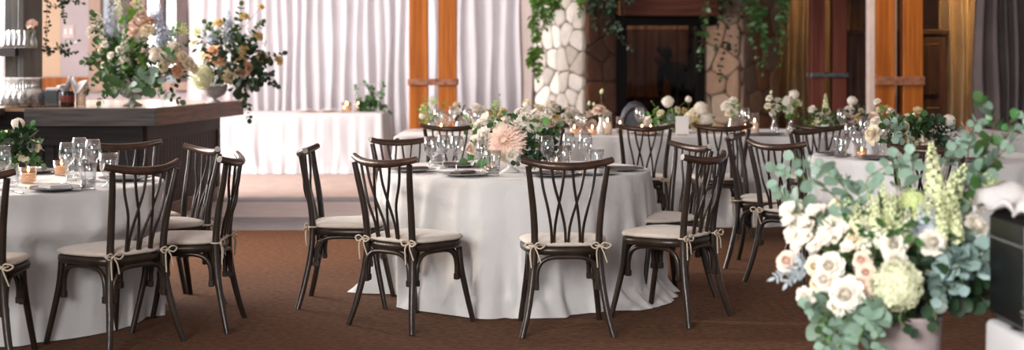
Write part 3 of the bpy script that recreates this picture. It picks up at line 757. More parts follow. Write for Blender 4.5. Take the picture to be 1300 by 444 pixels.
def spike_mesh(m,seed=1,n=46,open_=True):
    # unit: z 0..1 tall; florets around; radius ~.13
    r=random.Random(seed); b=MB(); b.tube([(0,0,-.2),(.01,0,.4),(0,.01,1)],[.012,.010,.004],6,1)
    for i in range(n):
        t=i/n; z=.08+.90*t; a=i*2.4; rad=.15*(1-t)**.6+.015; s=.085*(1-t*.72)
        d=Vector((math.cos(a),math.sin(a),.5)).normalized(); c=Vector((d.x*rad,d.y*rad,z))
        if t<.72: 
            floret(b,c,d,s*1.25,0,5,r.uniform(0,1)); floret(b,c-d*.01,(d+Vector((r.uniform(-.6,.6),r.uniform(-.6,.6),0))).normalized(),s,0,4,1)
        else: b.ball(c,s*.8,6,0)
    return b.mesh('spike',[m,'stem'])
def bud_mesh(m): b=MB(); b.lathe([(.001,-.9),(.35,-.7),(.6,-.2),(.5,.4),(.25,.85),(.001,1)],8); return b.mesh('bud',[m])
def leafgeo(b,c,d,nrm,L,W,mi=0,round_=.8,fold=.12):
    d=d.normalized(); s=d.cross(nrm)
    if s.length<.05: s=d.cross(Vector((1,0,0)))
    s.normalize(); n=s.cross(d)
    prof=[(0,.0),(.12,.45),(.35,.92),(.6,1.0),(.82,.72),(.95,.36),(1,0)] if round_>.5 else [(0,0),(.15,.5),(.4,1),(.65,.8),(.85,.4),(1,0)]
    mid=[c+d*L*t-n*L*.10*t*t for t,w in prof]
    rows=[[m_+s*W*w+n*W*fold*w*1.2 for m_,(t,w) in zip(mid,prof)],mid,[m_-s*W*w+n*W*fold*w*1.2 for m_,(t,w) in zip(mid,prof)]]
    b.grid(rows,mi)
def rdir(r,up=0): 
    while 1:
        v=Vector((r.uniform(-1,1),r.uniform(-1,1),r.uniform(-1,1)))
        if .1<v.length<1: v=v.normalized(); v.z+=up; return v.normalized()
FM={'rw':[rose_mesh('rose','rosewhite',1),rose_mesh('rose','rosewhite',2,.6)],'rc':[rose_mesh('rose','rosecream',3),rose_mesh('rose','rosecream',4,.6)],
 'rb':[rose_mesh('rose','roseblush',5),rose_mesh('rose','roseblush',6,.5)],'rp':[rose_mesh('rose','rosepeach',7)],'ry':[rose_mesh('rose','roseyellow',8,.6)],
 'da':[dahlia_mesh()],'hy':[hydrangea_mesh('hydra',1,170)],'hg':[hydrangea_mesh('hydragreen',2,150)],'hw':[hydrangea_mesh('rosewhite',4,90,.26,.9,.08)],
 'op':[open_mesh('rosewhite',6,2),open_mesh('rosewhite',6,3)],'oc':[open_mesh('rosecream')],'sg':[spike_mesh('spike',1),spike_mesh('spike',2)],'sw':[spike_mesh('spikewhite',3),spike_mesh('spikewhite',4)],
 'sd':[spike_mesh('delph',5)],'de':[hydrangea_mesh('delph',6,70,.24,.8,.25,False)],'wx':[hydrangea_mesh('waxf',7,60,.13,.9,.30,False)],'bu':[bud_mesh('rosewhite')],'bg':[bud_mesh('spike')],'bk':[hydrangea_mesh('hydragreen',9,50,.22,.9,.25,False)]}
FN={'rw':'rose','rc':'rose','rb':'rose','rp':'rose','ry':'rose','da':'dahlia','hy':'hydrangea','hg':'hydrangea','hw':'carnation','op':'freesia','oc':'freesia','sg':'flower_spike','sw':'flower_spike','sd':'delphinium','de':'delphinium','wx':'waxflower','bu':'bud','bg':'bud','bk':'berry_cluster'}
FL={'rw':'white rose','rc':'cream rose','rb':'blush rose','rp':'peach rose','ry':'yellow rose','hy':'creamy white hydrangea','hg':'green hydrangea','sg':'pale green flower spike','sw':'white flower spike'}
class Arr:
    def __init__(s,name,label,px,Y,z,group=None,cat='flowers',seed=1):
        s.Y=Y; s.o=Vector((X(px,Y),Y,z)); s.t=thing(name,label,cat,s.o,0,group); s.r=random.Random(seed); s.c=Vector((0,0,.15)); s.st=MB(); s.mouth=Vector((0,0,.1))
    def L(s,px,py,dy=0): return at(px,py,s.Y+dy)-s.o
    def fl(s,k,px,py,d,dy=0,tilt=None,stem=True,label=None):
        p=s.L(px,py,dy); r=d/2/sc(s.Y+dy)
        if k[0]=='s' and k!='sx':   # spike: px,py top, d = height px, tilt = lean dx px
            h=d/sc(s.Y+dy); base=s.L(px+(tilt or 0),py+d,dy+.02); ax=(p-base); me=s.r.choice(FM[k]); q=ax.to_track_quat('Z','Y')
            o=obj(FN[k],me,s.t,base,quat=q@Quaternion((0,0,1),s.r.uniform(0,6)),scale=ax.length); s.stem(base); return o
        ax=(p-s.c)*.8+Vector((0,-.45,.25))*max(.2,(p-s.c).length) ; ax+=Vector((s.r.uniform(-.2,.2),s.r.uniform(-.2,.2),s.r.uniform(-.2,.2)))*ax.length
        q=ax.to_track_quat('Z','Y')@Quaternion((0,0,1),s.r.uniform(0,6))
        o=obj(FN[k],s.r.choice(FM[k]),s.t,p,quat=q,scale=r*1.08)
        if label is None and k in FL: o['label']=FL[k]
        if stem: s.stem(p-ax.normalized()*r*.3)
        return o
    def stem(s,p,rad=.0022):
        m=s.mouth; s.st.tube(spline([m+Vector((s.r.uniform(-.01,.01),s.r.uniform(-.01,.01),-.05)),m*.4+p*.6+Vector((0,0,-.02)) if p.z<m.z+.05 else Vector((m.x*.6+p.x*.4,m.y*.6+p.y*.4,m.z*.45+p.z*.55)),p],4),rad,5,0,False)
    def done(s,m='stem'):
        if s.st.v: obj('stem',s.st.mesh('stems',m),s.t)
    def foliage(s,n,px,py,rx,ry,m='leaf',L=.05,W=.022,rd=None,round_=.8,name='foliage',dy=0):
        b=MB(); c=s.L(px,py,dy); S=sc(s.Y); rx/=S; ry/=S; rd=rd or min(rx,ry)
        for i in range(n):
            d=rdir(s.r); q=s.r.uniform(.45,1); p=c+Vector((d.x*rx,d.y*rd,d.z*ry))*q
            leafgeo(b,p,(d+rdir(s.r)*.8),rdir(s.r,.5),L*s.r.uniform(.6,1.3),W*s.r.uniform(.7,1.2),0,round_)
        return obj(name,b.mesh(name,m),s.t)
    def branch(s,pts,n=10,L=.05,W=.024,m='euc',sm='stem',rad=.003,name='eucalyptus_branch',spread=.9,pair=True,round_=.8):
        P=spline([s.L(*p) for p in pts],8); b=MB(); b.tube(P,[rad*(1-.6*i/len(P)) for i in range(len(P))],5,1,False); K=len(P)-1
        for i in range(n):
            t=(i+.6)/n; k=min(K-1,int(t*K)); p=P[k]; T=(P[k+1]-P[k]).normalized(); sz=(.6+.5*math.sin(PI*min(1,t+.25)))*s.r.uniform(.8,1.2)
            for sg in ((-1,1) if pair else (1 if i%2 else -1,)):
                side=rdir(s.r); side=(side-T*side.dot(T)).normalized()
                if pair and sg==1: side=-last
                last=side
                leafgeo(b,p,side*spread+T*.45,rdir(s.r,.3)+Vector((0,-.8,.2)),L*sz,W*sz,0,round_)
        leafgeo(b,P[-1],P[-1]-P[-2],Vector((0,-1,.3)),L*.7,W*.7,0,round_)
        return obj(name,b.mesh(name,[m,sm]),s.t)
    def vase(s,prof,m,name='vase',n=28,mouth=None,label=None):
        b=MB(); b.lathe(prof,n); o=obj(name,b.mesh(name,m),s.t); s.mouth=Vector((0,0,mouth if mouth is not None else max(z for r,z in prof)))
        if label:o['label']=label
        return o
URN=[(.001,0),(.055,0),(.058,.010),(.040,.020),(.020,.035),(.018,.050),(.040,.062),(.070,.085),(.088,.125),(.092,.165),(.096,.170),(.092,.174),(.084,.165),(.06,.10),(.001,.09)]

# ================= central bouquet
A=Arr('flower_centrepiece','blush dahlia and white rose bouquet in a footed white vase on the central table',648,8.45,.752,seed=11); A.c=Vector((.03,0,.22))
A.vase([(r*.92,z*.82) for r,z in URN],'china','vase')
A.fl('da',641,179,46,-.14,stem=False)
for k,px,py,d,dy in (('rw',688,153,22,-.02),('rw',669,150,20,-.06),('rw',662,143,16,.02),('rw',655,160,16,-.02),('rw',613,172,20,-.08),('rw',626,163,18,.0),('rw',607,160,18,.02),('op',617,150,18,.0),('rw',602,180,18,-.05),('rb',597,189,14,-.05),
  ('hw',676,160,18,-.04),('rc',634,197,14,-.16),('rw',649,197,15,-.18),('rw',697,143,12,.03),('ry',638,141,14,.08),('bu',668,133,9,.02),('rc',700,155,14,.06),('rw',625,183,16,-.1),('rc',684,137,14,.08),('rw',641,153,15,.05)): A.fl(k,px,py,d,dy)
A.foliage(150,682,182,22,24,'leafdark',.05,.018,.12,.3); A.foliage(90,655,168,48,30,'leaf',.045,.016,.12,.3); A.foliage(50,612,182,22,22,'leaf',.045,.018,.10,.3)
A.branch([(625,195,-.1),(612,200,-.14),(594,204,-.16)],3,.075,.035,'leaf',pair=False,name='leaf_spray'); A.branch([(660,190,-.1),(668,202,-.16),(655,206,-.2)],4,.05,.024,'leafdark',pair=False,name='leaf_spray')
A.branch([(680,180,0),(705,172,-.05),(712,160,-.05)],7,.045,.020,'leaf',name='leaf_spray'); A.branch([(675,165,0),(688,150,-.1),(686,160,-.12)],3,.05,.026,'leafbright',pair=False,name='leaf_spray')
A.branch([(615,175,0),(600,160,0),(592,150,0)],7,.035,.012,'leafbright',name='leaf_spray',round_=.2); A.branch([(620,165,0),(628,148,0),(626,132,0)],6,.03,.01,'leafbright',name='leaf_spray',round_=.2)
A.done()
# settings on the central table
cx,cy=TC
glass('tumbler',556,0,yat(206,.76),'patterned water glass, leftmost on the central table','glasses on the central round table',sc_=1.25,water=True)
glass('goblet',548,0,8.95,'clear goblet just behind the leftmost water glass of the central table','glasses on the central round table',sc_=1.2)
glass('wine',563,0,8.75,'stemmed glass between water glass and the left of the centrepiece, rear one','glasses on the central round table',sc_=1.0)
glass('wine',580,0,8.42,'tall wine glass left of the centrepiece, nearest the blush flowers','glasses on the central round table',sc_=1.05)
glass('flute',611,0,8.25,'slim flute standing directly left of the white footed vase','glasses on the central round table',sc_=.9)
glass('tumbler',626,0,8.15,'clear cylinder glass before the left side of the footed vase','glasses on the central round table',sc_=1.15,water=True)
glass('wine',694,0,8.25,'front wine glass right of the centrepiece leaves','glasses on the central round table',sc_=1.1)
glass('goblet',716,0,8.35,'goblet between two wine glasses right of the centrepiece','glasses on the central round table',sc_=1.05,water=False)
glass('wine',722,0,8.75,'back wine glass behind the goblet right of the centrepiece','glasses on the central round table',sc_=1.05)
glass('wine',743,0,8.55,'tall wine glass second from the right on the central table','glasses on the central round table',sc_=1.1)
glass('tumbler',757,0,8.35,'rounded tumbler, rightmost glass on the central table','glasses on the central round table',sc_=1.1,water=True)
glass('tumbler',704,0,8.35,'small tumbler behind the front wine glass right of the bouquet','glasses on the central round table',sc_=.9)
votive(621,216,'lit votive candle in front of the white footed vase'); votive(706,214,'lit votive candle among the glasses right of the centrepiece'); votive(738,219,'lit votive candle near the chair rail on the central table',s=.8)
for k,(px,py,lt,lab) in enumerate(((570,223,True,'grey plate at the front left of the central table'),(522,215,True,'grey plate at the far left edge of the central table'),(583,209,False,'dark plate at the back left of the central table'),(783,221,True,'grey plate at the right edge of the central table'),(700,221,False,'dark plate behind the front right chair rail'),(787,214,False,'dark plate stack behind the right edge plate'))):
    Y=yat(py,.765); x=X(px,Y); 
    v=Vector((x-cx,Y-cy)); 
    if v.length>.67: v=v*(.67/v.length)
    a=math.atan2(v.y,v.x)
    plate(cx+v.x,cy+v.y,a+(.2 if k else PI/2+1.6),lab,'dark folded napkin on the '+lab,lt,'plates on the central round table','napkins on the central round table',nl=(k==3))
for a,w in ((-PI*.5-.6,'the front left plate of the central table'),(-PI/2+.42,'the plate behind the front right chair rail')): cutlery(cx,cy,a,w)

# ================= left table
A=Arr('flower_centrepiece','small cream and green bouquet at the left edge of the left table',16,7.45,.752,seed=12); A.c=Vector((0,0,.16))
A.vase([(.001,0),(.03,0),(.036,.01),(.034,.06),(.030,.12),(.033,.125),(.028,.12),(.03,.02),(.001,.012)],'glass','vase')
for k,px,py,d,dy in (('hw',23,157,15,0),('rc',5,172,18,0),('rc',43,184,16,-.02),('rw',10,188,16,-.05),('bu',28,172,8,0),('rw',-8,180,18,0),('rc',30,198,13,-.06)): A.fl(k,px,py,d,dy)
A.foliage(130,16,186,30,16,'leaf',.05,.02,.1,.3); A.foliage(60,30,180,18,16,'leafdark',.06,.02,.1,.3)
A.branch([(18,190,0),(35,170,-.03),(40,160,-.03)],6,.05,.02,'leaf',name='leaf_spray'); A.branch([(20,195,0),(40,200,-.05),(52,208,-.05)],5,.045,.02,'leaf',name='leaf_spray')
A.done()
g='glasses on the left round table'
glass('wine',85,0,7.60,'wine glass furthest left of the glass cluster on the left table',g,sc_=1.08)
glass('wine',101,0,7.95,'rear wine glass in the cluster on the left table',g,sc_=1.12)
glass('wine',118,0,7.75,'large wine glass at the centre of the cluster on the left table',g,sc_=1.12)
glass('flute',108,0,7.35,'slim flute in front of the glass cluster on the left table',g,sc_=.9)
glass('tumbler',112,0,7.25,'water glass at the front of the cluster on the left table',g,water=True,sc_=1.1)
glass('goblet',138,0,7.4,'goblet by the chair rail, rightmost glass on the left table',g,sc_=1.15)
glass('tumbler',92,0,7.85,'small tumbler behind the lit votive on the left table',g,sc_=1.1)
glass('flute',34,0,7.75,'tall clear flute beside the left table bouquet',g,sc_=1.1)
glass('wine',4,0,7.25,'wine glass at the very left picture edge',g,sc_=1.1)
votive(78,222,'glowing amber votive candle left of the glasses on the left table',s=1.25); votive(36,232,'glowing white votive candle before the left table bouquet',s=1.25)
for k,(px,py,lab,nl) in enumerate(((88,242,'dark plate at the front of the left table',True),(158,226,'dark plate at the right of the left table',True),(62,211,'dark plate at the back of the left table',True))):
    Y=yat(py,.765); v=Vector((X(px,Y)-TL[0],Y-TL[1])); v=v*min(1,.67/v.length)
    plate(TL[0]+v.x,TL[1]+v.y,math.atan2(v.y,v.x),lab,'pale folded napkin on the '+lab,False,'plates on the left round table','napkins on the left round table',nl=nl)
    if k==0: cutlery(*TL,math.atan2(v.y,v.x),'the front plate of the left table')

# ================= right table
A=Arr('flower_centrepiece','peach rose bouquet in a dark wooden bowl on the right round table',1158,9.7,.752,seed=13); A.c=Vector((0,0,.14))
A.vase([(.001,0),(.07,0),(.06,.02),(.09,.05),(.12,.09),(.122,.095),(.11,.09),(.001,.04)],'bowlwood','bowl')
for k,px,py,d,dy in (('rp',1150,176,20,-.05),('rc',1163,181,22,-.08),('rc',1145,165,17,0),('ry',1149,158,10,-.02),('rw',1111,154,16,.1),('rc',1107,170,22,0),('rc',1120,163,16,.05),('rb',1172,177,18,0),('rw',1130,140,10,.1),('ry',1166,140,10,.1),('rw',1113,128,9,.1),('rp',1228,165,20,.05),('rb',1180,190,18,-.08),('rw',1186,172,16,0),('rb',1226,180,16,0),('bg',1160,146,8,0),('hw',1205,153,16,.0),('wx',1197,170,26,-.05),('wx',1212,180,28,-.05),('wx',1188,183,22,-.05),('wx',1225,190,24,-.05),('rw',1240,178,14,0)): A.fl(k,px,py,d,dy)
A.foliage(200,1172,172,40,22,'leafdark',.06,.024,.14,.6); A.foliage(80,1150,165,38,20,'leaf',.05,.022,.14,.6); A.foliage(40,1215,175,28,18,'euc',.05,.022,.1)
A.branch([(1150,175,0),(1140,160,-.1),(1130,156,-.1)],5,.07,.032,'euc'); A.branch([(1160,180,0),(1168,160,-.1),(1172,148,-.1)],5,.07,.034,'leaf'); A.branch([(1160,180,-.1),(1150,172,-.2),(1142,175,-.2)],3,.08,.04,'euc')
A.done()
g='glasses on the right round table'
for kind,px,Y,lab,s,w in (('tumbler',1067,9.75,'tumbler, leftmost glass on the right table',1.2,True),('wine',1079,10.1,'wine glass just right of the leftmost tumbler on the right table',1.1,False),('wine',1098,10.5,'tall wine glass at the back of the right table group',1.2,False),('goblet',1088,9.9,'goblet above the votive on the right table',1.0,False),('wine',1122,9.7,'large wine glass nearest the wooden bowl on the right table',1.15,False),('flute',1131,9.95,'slim flute behind the large wine glass on the right table',1.0,False),('tumbler',1112,10.4,'tumbler behind the cream roses on the right table',1.1,False),('goblet',1236,9.9,'goblet half hidden by waxflower on the right table',1.1,False)):
    glass(kind,px,0,Y,lab,g,sc_=s,water=w)
votive(1094,189,'small votive candle at the front of the right table glasses',Y=9.75)
for px,py,lab in ((1070,203,'dark plate at the front left of the right table'),(1036,195,'dark plate at the far left edge of the right table'),(1256,207,'dark plate at the front right of the right table')):
    Y=yat(py,.765); v=Vector((X(px,Y)-TR[0],Y-TR[1])); v=v*min(1,.67/v.length)
    plate(TR[0]+v.x,TR[1]+v.y,math.atan2(v.y,v.x)+PI/2,lab,'folded dark napkin on the '+lab,False,'plates on the right round table','napkins on the right round table')
for px,py,lab in ((1083,184,'white napkin folded into a peak beside the votive on the right table'),(1105,186,'white peaked napkin near the cream roses on the right table')):
    Y=9.9 if px<1090 else 10.15; b=MB()
    rows=[[( .055*math.cos(a)*(1-t)**.8*(1+.25*math.sin(3*a+5*t)),.05*math.sin(a)*(1-t)**.8*(1+.2*math.cos(4*a)),.13*t) for a in [2*PI*i/24 for i in range(24)]] for t in [k/8 for k in range(9)]]
    b.grid(rows,0,closed=True); o=obj('peaked_napkin',b.mesh('pn','napkinlight'),None,(X(px,Y),Y,.752)); tag(o,lab,'napkin')

# ================= long table dressing
BV=[(.001,0),(.028,0),(.034,.02),(.036,.05),(.022,.09),(.014,.13),(.018,.165),(.015,.165),(.011,.13),(.018,.09),(.030,.05),(.001,.01)]
BVW=[(r*1.15,z*.9) for r,z in BV]
LOWB=[(.001,0),(.05,0),(.045,.015),(.075,.05),(.08,.08),(.074,.08),(.001,.03)]
LT=.772
def bud(name,px,Y,label,fl,prof=BV,m='glass',fo=(),seed=1,vn='vase',s=1,br=()):
    A=Arr(name,label,px,Y,LT,'flowers on the long table',seed=seed); A.vase([(r*s,z*s) for r,z in prof],m,vn); A.c=Vector((0,0,.15))
    for f in fl: A.fl(*f)
    for f in fo: A.foliage(*f)
    for p in br: A.branch(p,6,.035,.012,'leafbright',name='leaf_spray',round_=.2)
    A.done(); return A
bud('flower_vase',547,13.2,'airy green and cream stems before the orange post, left end of long table',(('bk',540,138,14),('bk',550,128,12),('rc',553,142,9),('bk',545,150,12),('hw',536,147,8),('rc',561,147,8)),fo=((50,546,145,16,14,'leafbright',.04,.012,.06,.2),),seed=21,br=([(547,155,0),(540,135,0),(538,124,0)],[(547,155,0),(560,140,0),(566,130,0)]))
bud('flower_vase',582,13.1,'small cream rose with dark leaves, second vase on the long table',(('rc',580,133,9),('rw',577,144,10),('rc',588,150,9)),fo=((40,584,145,9,10,'leafdark',.04,.014,.05,.3),),seed=22)
bud('flower_vase',630,13.1,'yellow and cream flowers with leafy tops behind the central bouquet',(('ry',639,149,14),('ry',622,143,10),('rw',612,140,12),('bk',630,132,12),('rw',603,136,12),('rc',596,148,12)),fo=((60,628,148,16,14,'leaf',.04,.014,.07,.3),),seed=23,br=([(630,155,0),(632,138,0),(634,122,0)],))
bud('flower_vase',702,13.0,'white and gold roses in a low cluster just left of the pale pillar',(('rw',690,139,16),('rw',676,146,14),('rc',668,130,10),('ry',704,147,16),('rc',712,156,14),('rw',698,130,12),('rw',706,136,12)),LOWB,'bowlwood',((70,706,152,17,12,'leafdark',.05,.018,.09,.3),),24,'bowl')
bud('flower_vase',725,13.2,'white and peach blooms in front of the pale stone pillar',(('rw',716,139,14),('rw',724,149,13),('rb',729,160,12),('rw',731,142,10),('rb',719,160,10)),fo=((30,724,152,9,10,'leaf',.035,.012,.06,.3),),seed=25)
bud('flower_vase',745,13.1,'peach rose low beside green buds, right of the pale pillar',(('rp',741,161,13),('rb',749,143,10),('bg',748,131,7),('rb',752,158,11),('rc',741,147,9)),fo=((30,746,150,8,12,'leaf',.035,.012,.05,.3),),seed=26)
bud('flower_vase',763,12.75,'white vase with a peach rose and one tall green bud',(('rb',760,139,16),('rc',769,143,10),('bg',764,116,8),('bg',754,132,6)),BVW,'china',((20,762,145,8,6,'leaf',.03,.010,.04,.3),),27,br=())
bud('flower_vase',848,13.0,'leafy low arrangement with a white ball flower, left of the menu card',(('hw',848,129,14),('hw',874,126,8),('rc',838,143,9),('de',853,150,12),('rc',861,139,9),('ry',870,141,9),('rw',834,160,12),('rw',822,155,14),('rc',845,163,10),('de',862,153,12),('ry',856,163,9)),LOWB,'china',((110,848,153,28,12,'leafbright',.045,.015,.10,.3),(40,843,158,20,10,'leaf',.045,.015,.08,.3)),28,'bowl',br=([(848,158,0),(835,140,0),(828,130,0)],[(848,158,0),(872,140,0),(875,126,0)]))
bud('flower_vase',893,12.9,'low bowl of cream ranunculus and yellow roses right of the menu card',(('hw',890,138,17),('hw',896,151,18),('rc',881,142,13),('ry',882,156,16),('rc',903,160,12),('ry',906,164,10),('rc',873,150,14),('rw',888,163,12)),LOWB,'bowlwood',((30,890,155,16,10,'leaf',.04,.014,.07,.3),),29,'bowl')
bud('flower_vase',928,12.8,'ruffled white blooms in a small clear vase before the tan stones',(('rw',923,134,14),('rw',931,127,10),('rc',926,143,10),('bg',936,134,8),('hw',934,141,8)),fo=((40,930,137,10,10,'leafbright',.035,.012,.05,.3),),seed=30)
bud('flower_vase',983,12.7,'white and green blooms in a bulbous clear vase, left of a twin vase',(('rw',977,124,9),('rw',985,136,12),('rw',988,127,9),('rc',975,134,9),('rw',981,143,8),('bg',979,117,6)),BVW,'glass',((40,982,135,12,13,'leaf',.035,.012,.05,.3),),31)
bud('flower_vase',1004,12.7,'tall white ruffled blooms with bright green leaves in a clear vase',(('hw',1000,129,14),('hw',1008,120,12),('rw',1001,138,12),('rc',1014,130,9)),BVW,'glass',((60,1006,138,15,16,'leafbright',.045,.014,.06,.3),),32)
bud('flower_vase',1045,12.9,'wide leafy arrangement with pale spikes before the dark red post',(('rw',1031,138,10),('sg',1048,118,28,0,0),('rw',1042,148,12),('rw',1056,150,12),('rc',1036,158,10),('rw',1060,162,12),('rc',1050,140,9)),LOWB,'china',((140,1044,152,28,14,'leaf',.05,.017,.11,.3),(60,1040,158,24,10,'leafbright',.045,.015,.09,.3)),33,'bowl')
bud('flower_vase',1083,12.9,'cream roses topped by one white ball flower, left of the bright orange post',(('hw',1082,128,12),('rw',1078,139,11),('ry',1091,148,9),('rb',1077,149,14),('rc',1088,160,11),('rw',1072,160,12),('rc',1094,140,8)),BVW,'glass',((80,1084,148,17,15,'leafdark',.045,.015,.08,.3),),34)
bud('flower_vase',1118,13.1,'small yellow and white flowers in front of the bright orange post',(('ry',1126,136,8),('rw',1113,128,7),('rc',1117,140,10),('rb',1108,148,12),('rc',1132,142,8)),fo=((50,1118,146,13,12,'leafbright',.04,.012,.06,.3),),seed=35)
bud('flower_vase',1160,13.2,'small cream flowers among candles at the right of the long table',(('rc',1166,139,11),('ry',1172,146,8),('rc',1152,148,8)),fo=((40,1160,152,13,9,'leaf',.04,.012,.06,.3),),seed=36)
g='candles on the long table'
pillar_candle(771,12.55,'tall grey glass candle cylinder beside the white vase',g); pillar_candle(787,12.8,'shorter candle cylinder before the left glass door edge',g,s=.75)
pillar_candle(958,12.6,'tall clear candle cylinder before the right stone pillar',g,s=.95); pillar_candle(1143,12.9,'candle cylinder in front of the right half of the bright orange post',g,s=.8); pillar_candle(1157,12.7,'rightmost candle cylinder on the long table',g,s=.8)
for px,Y,lab in ((560,12.8,'votive at the left end of the long table'),(729,12.5,'votive below the peach blooms of the long table'),(815,12.6,'votive under the tall glass near the glass doors'),(752,12.5,'votive close to the white vase on the long table'),(826,12.5,'votive beside the leafy low arrangement'),(1124,12.7,'votive behind the right table roses'),(604,12.8,'votive behind the left of the central bouquet'),(946,12.7,'votive between the glass and the tall cylinder')): votive(px,0,'lit '+lab,g,z=LT,Y=Y,s=1.2)
g='glasses on the long table'
for kind,px,Y,lab,s in (('flute',574,12.7,'flute before the orange post on the long table',1.1),('goblet',566,12.9,'goblet left of the flute at the long table left end',1.3),('wine',594,12.6,'wine glass right of the orange post on the long table',1.1),('wine',556,12.6,'wine glass at the left end of the long table',1.1),('goblet',608,12.9,'goblet half behind the central bouquet',1.3),('wine',812,12.7,'wine glass before the left of the fireplace glass',1.15),('goblet',938,12.9,'goblet left of the tall candle cylinder by the right pillar',1.4),('wine',946,12.6,'wine glass directly beside the tall clear candle cylinder',1.15),('goblet',737,12.6,'goblet in front of the brown fireplace stones',1.2),('wine',1068,12.6,'wine glass right of the wide leafy arrangement',1.1),('goblet',1134,12.6,'goblet at the right before the orange post',1.2)):
    glass(kind,px,0,Y,lab,g,z=LT,sc_=s)
t=thing('menu_card','blank white upright menu card on the long table','card',(X(866,12.45),12.45,LT)); b=MB(); b.box((0,0,.085),(.115,.004,.165),0,.001); obj('card',b.mesh('card','paper'),t); b=MB(); b.box((0,.012,.006),(.10,.03,.012)); obj('holder',b.mesh('ch','gold'),t)
g='plates on the long table'
for px,lab in ((700,'behind the central bouquet'),(820,'below the wine glass by the fireplace'),(940,'behind the second crossback chair'),(975,'before the bulbous clear vase')):
    o=obj('dinner_plate',PL,None,(X(px,12.42),12.42,LT)); tag(o,'dark plate on the long table '+lab,'plate',g)
# grey rounded seat back behind the long table
t=thing('lounge_chair','grey round-backed chair behind the long table, left of the glass doors','chair',(X(806,14.6),14.6,0))
b=MB(); 
rows=[]
for k in range(9):
    a=PI*k/8; rows.append([(.17*math.cos(a)*s_,y,.72+.30*math.sin(a)*s_) for s_,y in((1,.0),(1.0,-.05),(.86,-.07),(.7,-.06),(.7,.02),(.9,.03))])
b.grid(rows,0,closed=True); b.box((0,0,.82),(.22,.05,.26)); b.box((0,0,.62),(.34,.06,.22)); obj('backrest',b.mesh('lb','iron'),t)
b=MB(); b.box((0,-.22,.45),(.42,.42,.09),0,.03); obj('seat',b.mesh('ls','iron'),t)
for sx in(-1,1):
    for sy in(-.4,0): b=MB(); b.tube([(sx*.17,sy-.01,0),(sx*.16,sy,.55 if sy==0 else .42)],.014,8); obj('leg',b.mesh('ll','black'),t)

# ================= side table at the back
t=thing('open_book','open guest book lying on the white side table','book',(X(404,18.45),18.45,.772),.15)
b=MB()
for s in(-1,1): 
    rows=[[(s*(.01+.26*u),v,.012+.020*math.sin(PI*min(1,u*1.1))+.02*u) for u in [k/6 for k in range(7)]] for v in(-.16,.16)]
    b.grid(rows); 
obj('page',b.mesh('pg','paper'),t); b=MB(); b.box((0,0,.005),(.56,.34,.010)); b.box((.02,.02,.016),(.40,.24,.004)); obj('cover',b.mesh('cv','roseblush'),t)
votive(440,0,'bright lit candle at the right of the white side table',z=.772,Y=18.5,s=1.9)
pillar_candle(455,18.6,'candle cylinder among the leaves on the white side table',None,s=.9)
A=Arr('greenery_vase','trailing green leaves in a clear glass box frame on the white side table',466,18.6,.772,seed=41); A.mouth=Vector((0,0,.1))
b=MB()
for sx in(-1,1):
    for sy in(-1,1): b.bar((sx*.16,sy*.1,0),(sx*.16,sy*.1,.36),.008,.008)
for z in(.004,.36):
    for s in(-1,1): b.bar((-.16,s*.1,z),(.16,s*.1,z),.008,.008); b.bar((s*.16,-.1,z),(s*.16,.1,z),.008,.008)
obj('frame',b.mesh('fr','silver'),A.t)
for p in ([(468,138,0),(470,118,0),(464,106,0)],[(468,138,0),(482,122,0),(486,108,0)],[(470,138,0),(485,136,0),(494,142,0)],[(466,138,0),(456,128,0),(452,112,0)],[(468,138,0),(474,126,0),(472,112,0)]): A.branch(p,8,.07,.03,'leaf',name='leaf_spray',rad=.004)
A.foliage(60,470,134,14,7,'leaf',.07,.03,.12)
# ================= bar items
A=Arr('urn_bouquet','tall wild bouquet in a grey urn at the left on the bar',168,12.7,BH+.002,seed=51); A.c=Vector((0,0,.35))
A.vase([(r*1.55,z*1.2) for r,z in URN],'urnstone','urn')
for k,px,py,d,dy in (('rw',117,38,18,0),('sw',149,-12,48,.05),('sd',141,-5,50,0),('sw',178,-6,60,0),('sd',202,2,46,.03),('sw',124,14,50,0)): A.fl(k,px,py-(0),d,dy,*((12,) if px==124 else (())) )
for k,px,py,d,dy in (('rb',178,30,24,-.05),('rc',186,38,18,-.1),('rp',190,26,14,-.03),('rb',170,40,16,-.1),('de',212,44,26,-.05),('de',205,52,18,-.1),('rw',199,66,15,-.15),('hw',207,72,13,-.18),('rc',222,68,20,-.1),('rw',214,74,16,-.15),('rp',232,82,14,-.1),('rc',240,80,16,-.1),('rp',225,90,15,-.15),('sw',158,40,44,-.1),('bg',165,50,8,-.15),('rc',128,62,10,-.1),('bk',232,38,16,0)): A.fl(k,px,py,d,dy)
A.foliage(260,158,76,44,32,'leaf',.065,.020,.26,.3); A.foliage(120,205,92,40,20,'leafdark',.07,.022,.22,.3); A.foliage(90,160,60,40,36,'euc',.09,.016,.2,.3); A.foliage(60,150,80,34,26,'leafbright',.06,.022,.2)
for p in ([(165,100,-.1),(130,95,-.15),(112,115,-.2)],[(165,100,0),(125,75,-.05),(108,78,-.05)],[(160,90,0),(126,40,0),(118,20,0)],[(165,90,0),(160,30,0),(158,-8,0)],[(165,90,0),(172,20,0),(170,-10,0)],[(175,90,-.1),(205,60,-.1),(224,35,-.1)],[(160,110,-.2),(140,112,-.28),(128,128,-.3)],[(180,100,-.2),(200,115,-.3),(228,128,-.3)],[(170,100,0),(148,60,0),(140,50,0)]):
    A.branch(p,9,.085,.036,'leafbright' if p[-1][1]<60 and p[-1][0]>150 else 'leaf')
A.branch([(200,100,-.1),(215,70,-.25),(236,55,-.25)],9,.07,.022,'leaf'); A.branch([(175,100,-.2),(190,95,-.3),(200,100,-.32)],6,.10,.045,'euc'); A.branch([(165,105,-.25),(168,118,-.32),(172,135,-.34)],4,.09,.03,'euc')
